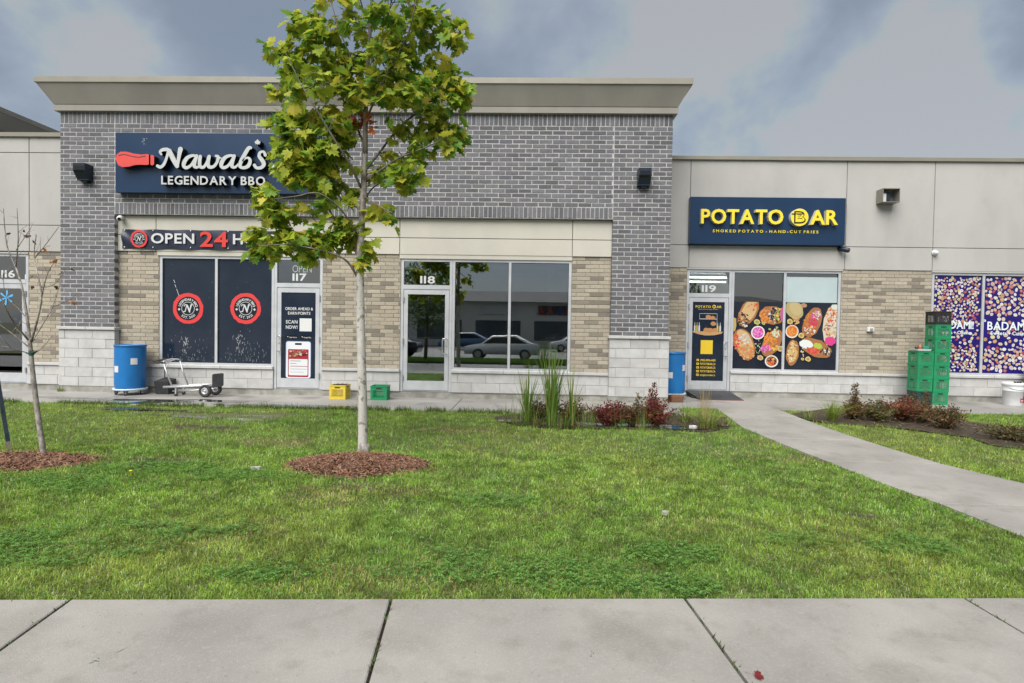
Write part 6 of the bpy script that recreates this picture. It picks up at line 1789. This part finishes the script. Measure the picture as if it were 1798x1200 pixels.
for px, py, n, lb in ((912, 747, 40, 'bent straw and green grass before the first reed clump'), (985, 752, 44, 'yellowing grass fallen across the puddle by the tallest reeds'), (1090, 752, 30, 'thin green stems in front of the low crimson shrub'), (1128, 753, 26, 'few grass stems at the water before the olive shrub'), (897, 741, 26, 'sparse thin grass at the very tip of the wet bed'), (1040, 748, 30, 'thin green grass between the reeds and the red shrub'), (940, 749, 24, 'low bent grass at the foot of the reeds'), (1022, 752, 20, 'short thin grass in the puddle before the reeds')):
    blade_clump('grass_tuft', lb, px, py, n, .18, .48, .9, .007, REED, 'thin grass in the wet bed', base_r=.14, lean=.5)
def shrub(label, px, py, R_, H_, cols, n=900, group=None, sprigs=(), gp=None, ls=(.014, .030), stems=20):
    c = gp or G(px, py); z = terr(c.x, c.y)
    o = thing('shrub', label, 'shrub', (c.x, c.y, z), group)
    st = MB(); lf = MB(); tips = []
    for k in range(stems):
        a = random.uniform(0, 6.28); q = random.uniform(.15, 1) * R_; h = H_ * random.uniform(.55, 1.0) * (1 - .35 * (q / R_) ** 2)
        P = [Vector((c.x, c.y, z - .01)) + Vector((math.cos(a) * .03, math.sin(a) * .03, 0)), Vector((c.x + math.cos(a) * q * .35, c.y + math.sin(a) * q * .35, z + h * .5)), Vector((c.x + math.cos(a) * q, c.y + math.sin(a) * q, z + h))]
        st.tube(P, [.007, .005, .002], 5); tips.append(P)
    for (dx, h) in sprigs:
        P = [Vector((c.x, c.y, z)), Vector((c.x + dx * .5, c.y, z + h * .6)), Vector((c.x + dx, c.y, z + h))]; st.tube(P, [.006, .004, .002], 5); tips.append(P); tips.append(P)
    for _ in range(int(n * 1.9)):
        P = random.choice(tips); f = random.uniform(.25, 1.02)
        p = P[0] + (P[1] - P[0]) * f * 2 if f < .5 else P[1] + (P[2] - P[1]) * (f * 2 - 1)
        sd = .012 + .026 * R_ / .3 * (1 if P in tips[:stems] else .35)
        p = p + Vector((random.gauss(0, sd), random.gauss(0, sd), random.gauss(0, sd * .7)))
        if p.z < z: continue
        L = random.uniform(*ls); d = Vector((random.gauss(0, 1), random.gauss(0, 1), random.gauss(.2, .8))); d.normalize(); s = d.cross(Vector((random.gauss(0, 1), random.gauss(0, 1), random.gauss(0, 1)))); s.normalize()
        cc = random.choice(cols); j = random.uniform(.65, 1.3)
        lf.add([p, p + d * L + s * L * .42, p + d * L * 2, p + d * L - s * L * .42], [(0, 1, 2, 3)], 0, (cc[0] * j, cc[1] * j, cc[2] * j))
    st.build('stems', m_bark_d, o, True)
    lf.build('foliage', m_leaf, o)['kind'] = 'stuff'
    return o
RED = [(.20, .025, .03), (.28, .05, .045), (.13, .02, .03), (.24, .08, .05), (.10, .045, .03)]
OLV = [(.13, .13, .045), (.09, .11, .035), (.18, .15, .06), (.22, .12, .05), (.07, .06, .03)]
ORG = [(.24, .11, .045), (.17, .12, .04), (.30, .14, .06), (.12, .12, .04), (.18, .05, .035)]
shrub('dark twiggy brown shrub behind the reeds', 945, 740, .34, .36, DEAD + OLV, 900, stems=26)
shrub('brownish orange shrub between the reed stems', 1003, 742, .36, .40, ORG + DEAD, 1100, stems=24)
shrub('low crimson barberry shrub beside the reeds', 1070, 747, .34, .40, RED, 1500, stems=26)
shrub('olive twiggy shrub between the two crimson shrubs', 1110, 748, .28, .40, OLV + RED[:1], 900, stems=20, sprigs=((.1, .5),))
shrub('taller crimson barberry with a long sprig before the block pier', 1153, 747, .36, .46, RED + ORG[:1], 1800, stems=30, sprigs=((-.05, .66), (-.12, .56)))
GR2 = [(.16, .26, .05), (.22, .30, .07), (.12, .20, .04), (.30, .30, .10)]
blade_clump('grass_tuft', 'small bright green tuft beside the taller crimson shrub', 1203, 741, 90, .18, .36, 1.3, .007, GR2, base_r=.08, lean=.6)
blade_clump('ornamental_grass', 'straw coloured ornamental grass with tall dry stems by the ramp', 1243, 752, 200, .18, .40, 1.5, .008, GR2 + [(.36, .30, .12)], base_r=.14, lean=.55)
blade_clump('dry_stalks', 'bundle of upright dry golden stalks in front of the potato door', 1238, 747, 46, .45, .78, .6, .005, [(.42, .33, .13), (.36, .27, .11), (.46, .38, .18)], gp=G(1238, 747), base_r=.10, lean=.22)
blade_clump('grass_tuft', 'low weedy tuft where the bed meets the curved path', 1272, 747, 40, .06, .16, 1.4, .006, GR2 + DEAD, base_r=.14, lean=.6)
# right bed
blade_clump('ornamental_grass', 'bright lime fountain grass at the head of the right bed', 1462, 738, 220, .20, .46, 1.6, .007, [(.22, .30, .05), (.28, .34, .07), (.16, .24, .04)], base_r=.07, lean=.6)
blade_clump('grass_tuft', 'small green tuft beside the curved path', 1420, 736, 60, .10, .24, 1.5, .007, GR2, base_r=.12, lean=.6)
shrub('rust and olive shrub with one upright sprig, next to the lime grass', 1497, 735, .34, .36, ORG + OLV, 1300, stems=24, sprigs=((0.02, .62), (.06, .52)))
shrub('olive green shrub in the middle of the right bed', 1540, 738, .34, .34, OLV + [(.20, .22, .07)], 1300, stems=24)
shrub('rusty red spreading shrub in front of the crate stacks', 1585, 738, .42, .44, ORG + RED[1:4] + [(.30, .09, .06)], 1900, stems=32)
shrub('dull olive shrub with a green sprig before the crates', 1625, 740, .30, .36, OLV + ORG, 1100, stems=22, sprigs=((.0, .52),))
shrub('straggly brown shrub at the lawn end of the right bed', 1662, 752, .36, .38, ORG + OLV + DEAD, 1200, stems=26)
shrub('low dark withered shrub at the edge of the lawn by the frame of soil', 1775, 772, .50, .20, DEAD + OLV, 1200, stems=30)
t = MB()
for _ in range(700):
    while True:
        x, y = random.uniform(3.5, 10), random.uniform(8, 11.2)
        if inpoly(np.array([x]), np.array([y]), BED2)[0]: break
    p = Vector((x, y, terr(x, y) + .018)); a = random.uniform(0, 6.28); L = random.uniform(.02, .07); d = Vector((math.cos(a), math.sin(a), random.gauss(0, .2))) * L; s = Vector((-d.y, d.x, .01)) * .15
    t.add([p - d - s, p + d, p + s], [(0, 1, 2)], 0, random.choice(DEAD + [(.3, .26, .18)]))
tag(t.build('bed_litter', m_grass), 'dead stems and leaf litter on the soil of the right bed', 'litter', kind='stuff')
t = MB()
for _ in range(1100):
    while True:
        x, y = random.uniform(-.6, 3.6), random.uniform(8.3, 10.2)
        if inpoly(np.array([x]), np.array([y]), BED1)[0]: break
    p = Vector((x, y, terr(x, y) + random.uniform(.02, .05))); a = random.uniform(0, 6.28); L = random.uniform(.02, .08); d = Vector((math.cos(a), math.sin(a), random.gauss(0, .45))) * L; s = Vector((-d.y, d.x, .01)) * .13
    t.add([p - d - s, p + d, p + s], [(0, 1, 2)], 0, random.choice(DEAD + REED[:2]))
tag(t.build('bed_litter', m_grass), 'dead reed leaves and bits of weed littering the wet bed', 'litter', kind='stuff')
# ivy-like weed against the pier at left
blade_clump('weed', 'small weed at the wall foot between pier and first door', 0, 0, 26, .06, .18, 1.2, .010, GR2, gp=Vector((at(105, 684, 11.84).x + .05, 11.80, 0)), base_r=.05, lean=.5)

# ================================================================== SMALL LITTER
m_card2 = M('dirty_paper', (.36, .35, .32), .8, (.26, .25, .22), 20, .8)
def scrap(name, label, cat, px, py, r, h, mat, jag=.3):
    c = G(px, py); z = terr(c.x, c.y) + .028
    poly = blob_poly(0, 0, r, r * .6, 10, jag)
    t = MB(); n = len(poly)
    t.add([(x, y, -.03) for x, y in poly] + [(x * .9, y * .9, h * random.uniform(.5, 1.1)) for x, y in poly] + [(0, 0, h * 1.15)], [(i, (i + 1) % n, (i + 1) % n + n, i + n) for i in range(n)] + [(i + n, (i + 1) % n + n, 2 * n) for i in range(n)])
    o = t.build(name, mat); o.location = (c.x, c.y, z); tag(o, label, cat)
scrap('paper_scrap', 'crumpled off white paper scrap on the lawn left of the mulch mound', 'litter', 450, 825, .06, .008, m_card2)
scrap('paper_scrap', 'white paper scrap lying in the grass below the crimson shrubs', 'litter', 1168, 904, .035, .006, m_card2)
scrap('food_wrapper', 'white wrapper lying in the puddle by the ornamental grass', 'litter', 1217, 752, .06, .016, m_whiteplastic)
def fallen(label, px, py, s, col, dz, rz, tilt=.1):
    c = G(px, py); t = MB(); src = leaf_me(col, .2, .25); o = None
    m = MB(); m.add(src.v, src.f, 0, col)
    m.tube([(0, 0, 0), (-.05, -.25, .03), (-.16, -.5, .02)], .016, 4, 0, col)
    o = m.build('fallen_leaf', m_leaf); o.scale = (s, s, s); o.location = (c.x, c.y, terr(c.x, c.y) + dz); o.rotation_euler = (tilt, .12, rz); tag(o, label, 'leaf', 'fallen leaves')
fallen('dark red fallen maple leaf beside a sidewalk joint', 1318, 1191, .055, (.22, .03, .035), .022, -1.9)
fallen('red fallen leaf lying in the middle of the lawn grass', 336, 938, .055, (.28, .04, .03), .06, .6)
fallen('orange fallen leaf in the lawn between sapling and hand truck', 325, 774, .07, (.42, .13, .03), .06, 1.4)
c = G(230, 838); t = MB(); t.lathe([(.002, 0), (.018, .006), (.016, .012), (.004, .014)], (c.x, c.y, c.z + .06), 10); t.tube([(c.x, c.y, c.z), (c.x, c.y, c.z + .062)], .003, 5)
tag(origin_to(t.build('dandelion', M('dandelion_yellow', (.65, .5, .02), .6), None, True), (c.x, c.y, c.z)), 'single yellow dandelion flower in the lawn', 'flower')
for px, py, n, lb in ((180, 1161, 9, 'tiny green weed rosette on the sidewalk slab'), (283, 1158 - 0, 0, ''), (1043, 1158, 5, 'very small green sprout on the slab near the long joint')):
    if n: blade_clump('weed', lb, px, py, n, .012, .028, 2.0, .010, [(.05, .16, .025), (.07, .2, .03)], base_r=.014, lean=.9)
for px, py in ((278, 1190), (517, 1132), (489, 1136), (1462, 1110), (1560, 1136), (1730, 1176), (1451, 1078)):
    pass
# ================================================================== ACROSS THE LOT (seen mirrored in the shop glass)
opp = thing('opposite_plaza', 'pale plaza with hipped grey roof across the parking lot', 'building', (0, -34, -.38))
OY = -34.0
t = MB(); t.box(-26, 30, OY - 10, OY, -.38, 4.2); t.build('wall', M('stucco_far', (.62, .60, .55), .9), opp)
t = MB(); t.add([(-27, OY + .8, 4.2), (31, OY + .8, 4.2), (31, OY - 11, 4.2), (-27, OY - 11, 4.2), (-21, OY - 5, 5.6), (25, OY - 5, 5.6)], [(3, 2, 1, 0), (0, 1, 5, 4), (1, 2, 5), (2, 3, 4, 5), (3, 0, 4)])
t.build('roof', M('shingle_grey', (.11, .11, .115), .9, (.07, .07, .075), 4, .8), opp)
for k in range(9):
    x = -23.5 + k * 6
    t = MB(); t.box(x, x + 4.6, OY - .02, OY + .02, 0.3, 2.3); t.build('window', M('far_window', (.05, .07, .09), .1), opp)
    t = MB(); t.box(x + .4, x + 4.2, OY, OY + .18, 2.95, 3.85); t.build('sign_board', M('sign_board_far', [(.02, .02, .025), (.35, .03, .03), (.02, .04, .16), (.5, .5, .48)][k % 4], .5), opp)
t = MB()
for k, (x, c) in enumerate(((1.1, (.5, .05, .03)), (2.0, (.5, .06, .03)), (3.0, (.05, .1, .4)), (3.7, (.45, .04, .03)))):
    stroke(t, [(x - .3, 3.05, .14), (x, 3.2, .12), (x + .1, 3.75, .1)], OY + .19 + k * .001, 0, col=c); stroke(t, [(x + .05, 3.7, .1), (x + .3, 3.1, .14)], OY + .195 + k * .001, 0, col=c)
t.build('sign_lettering', m_print, opp)
def car(label, x, y, rz, paint):
    o = thing('parked_car', label, 'car', (x, y, -.38), 'cars parked across the lot', rz)
    prof = [(-2.2, .32), (-2.25, .62), (-2.05, .82), (-1.25, .95), (-.55, 1.42), (.85, 1.46), (1.75, 1.02), (2.2, .92), (2.28, .6), (2.2, .32)]
    t = MB(); n = len(prof); W = .88
    def ring_(y, s): return [(px, y, .32 + (pz - .32) * (1 if pz < 1 else s)) for px, pz in prof]
    vs_ = ring_(-W, .97) + ring_(-W * .82, 1.02) + ring_(W * .82, 1.02) + ring_(W, .97)
    F = [(r * n + i, r * n + (i + 1) % n, (r + 1) * n + (i + 1) % n, (r + 1) * n + i) for r in range(3) for i in range(n)]
    F += [list(range(n - 1, -1, -1)), [3 * n + i for i in range(n)]]
    t.add(vs_, F); t.build('body', paint, o, True, local=True)
    for s in (-1, 1):
        t = MB(); yy = s * (W + .004); q = [(-1.1, yy, .96), (-.5, yy, 1.34), (.8, yy, 1.38), (1.55, yy, 1.0)]; t.add(q, [(0, 1, 2, 3)] if s > 0 else [(3, 2, 1, 0)]); t.build('side_window', m_dark, o, local=True)
        for wx in (-1.4, 1.4):
            t = MB(); t.lathe([(.18, -.1), (.32, -.1), (.33, 0), (.32, .1), (.18, .1)], (wx, s * .8, .33), 20, axis='Y'); wh = t.build('wheel', m_rubber, o, True, local=True)
            t = MB(); t.lathe([(.2, .11), (.05, .115)] if s < 0 else [(.2, -.11), (.05, -.115)], (wx, s * .8, .33), 14, axis='Y'); t.build('rim', m_galv, wh, local=True)
        t = MB(); t.box(-2.26, -2.2, s * .62 - .16, s * .62 + .16, .62, .74); t.build('headlight', m_whiteplastic, o, local=True)
    return o
pw = M('paint_white', (.62, .64, .66), .25, coat=.6); pb_ = M('paint_blue', (.05, .12, .25), .25, coat=.6); pk = M('paint_black', (.015, .015, .017), .2, coat=.6); pg = M('paint_silver', (.35, .36, .38), .3, metal=.5)
car('white sedan parked nearest the far lawn strip', -1.6, -10.5, .05, pw)
car('silver car parked beside the white sedan across the lot', 6.5, -12.0, -.04, pg)
car('black car parked at the near end of the far row', -9.0, -11.0, .02, pk)
car('blue car parked in front of the far plaza', -5.5, -25.0, .03, pb_)
car('white car parked in front of the far plaza', 4.0, -24.0, -.03, pw)
t = MB(); t.box(-30, 30, -8.2, -5.4, -.5, -.26); struct(t.build('verge', m_soil))
x = rng.uniform(-14, 14, 26000); y = rng.uniform(-8.2, -5.4, 26000); n = len(x); th = rng.uniform(0, 6.28, n); L = rng.uniform(.06, .13, n)
V = np.stack([np.stack([x - .012, y, np.full(n, -.26)], 1), np.stack([x + .012, y, np.full(n, -.26)], 1), np.stack([x + np.cos(th) * L * .4, y + np.sin(th) * L * .4, -.26 + L], 1)], 1).reshape(-1, 3)
C = np.array([[.08, .17, .025]]) * (.6 + .8 * rng.random((n, 1)))
tag(np_mesh('verge_grass', [(V, np.zeros((0, 4), int), np.arange(n)[:, None] * 3 + np.array([0, 1, 2]), C)], m_grass), 'mown grass on the verge between lot and sidewalk', 'grass', kind='stuff')
def far_tree(label, x, y, H, R_, cols):
    z = -.3; o = thing('street_tree', label, 'tree', (x, y, z), 'trees across the lot')
    t = MB(); t.tube([(x, y, z - .1), (x + .05, y, z + H * .3), (x, y, z + H * .85)], [.11, .08, .02], 8)
    for _ in range(12):
        a = random.uniform(0, 6.28); b = Vector((x, y, z + H * random.uniform(.3, .6))); t.tube([b, b + Vector((math.cos(a) * R_ * .6, math.sin(a) * R_ * .6, R_ * .7))], [.03, .008], 5)
    t.build('trunk', m_bark_d, o, True)
    f = MB()
    for _ in range(2600):
        while True:
            u = Vector((random.uniform(-1, 1), random.uniform(-1, 1), random.uniform(-1, 1)))
            if .25 < u.length < 1: break
        p = Vector((x + u.x * R_, y + u.y * R_, z + H * .64 + u.z * H * .36)); s = random.uniform(.06, .13)
        d = Vector((random.gauss(0, 1), random.gauss(0, 1), random.gauss(0, 1))); d.normalize(); e = d.cross(Vector((.3, .5, .8))); e.normalize()
        f.add([p - d * s, p + e * s * .6, p + d * s, p - e * s * .6], [(0, 1, 2, 3)], 0, random.choice(cols))
    f.build('crown', m_leaf, o)['kind'] = 'stuff'
GC = [(.06, .13, .02), (.09, .17, .03), (.13, .2, .04), (.05, .1, .02)]
far_tree('leafy street tree on the verge mirrored in the shop door', -5.6, -6.6, 5.5, 1.7, GC)
far_tree('second leafy street tree on the verge, mirrored by the potato shop', 8.5, -6.8, 5.2, 1.6, GC)
far_tree('tall tree standing by the far plaza', 10.0, -24.0, 7.5, 2.4, GC)
far_tree('broad tree at the other end of the far plaza', -14.0, -22.0, 7.0, 2.4, GC)
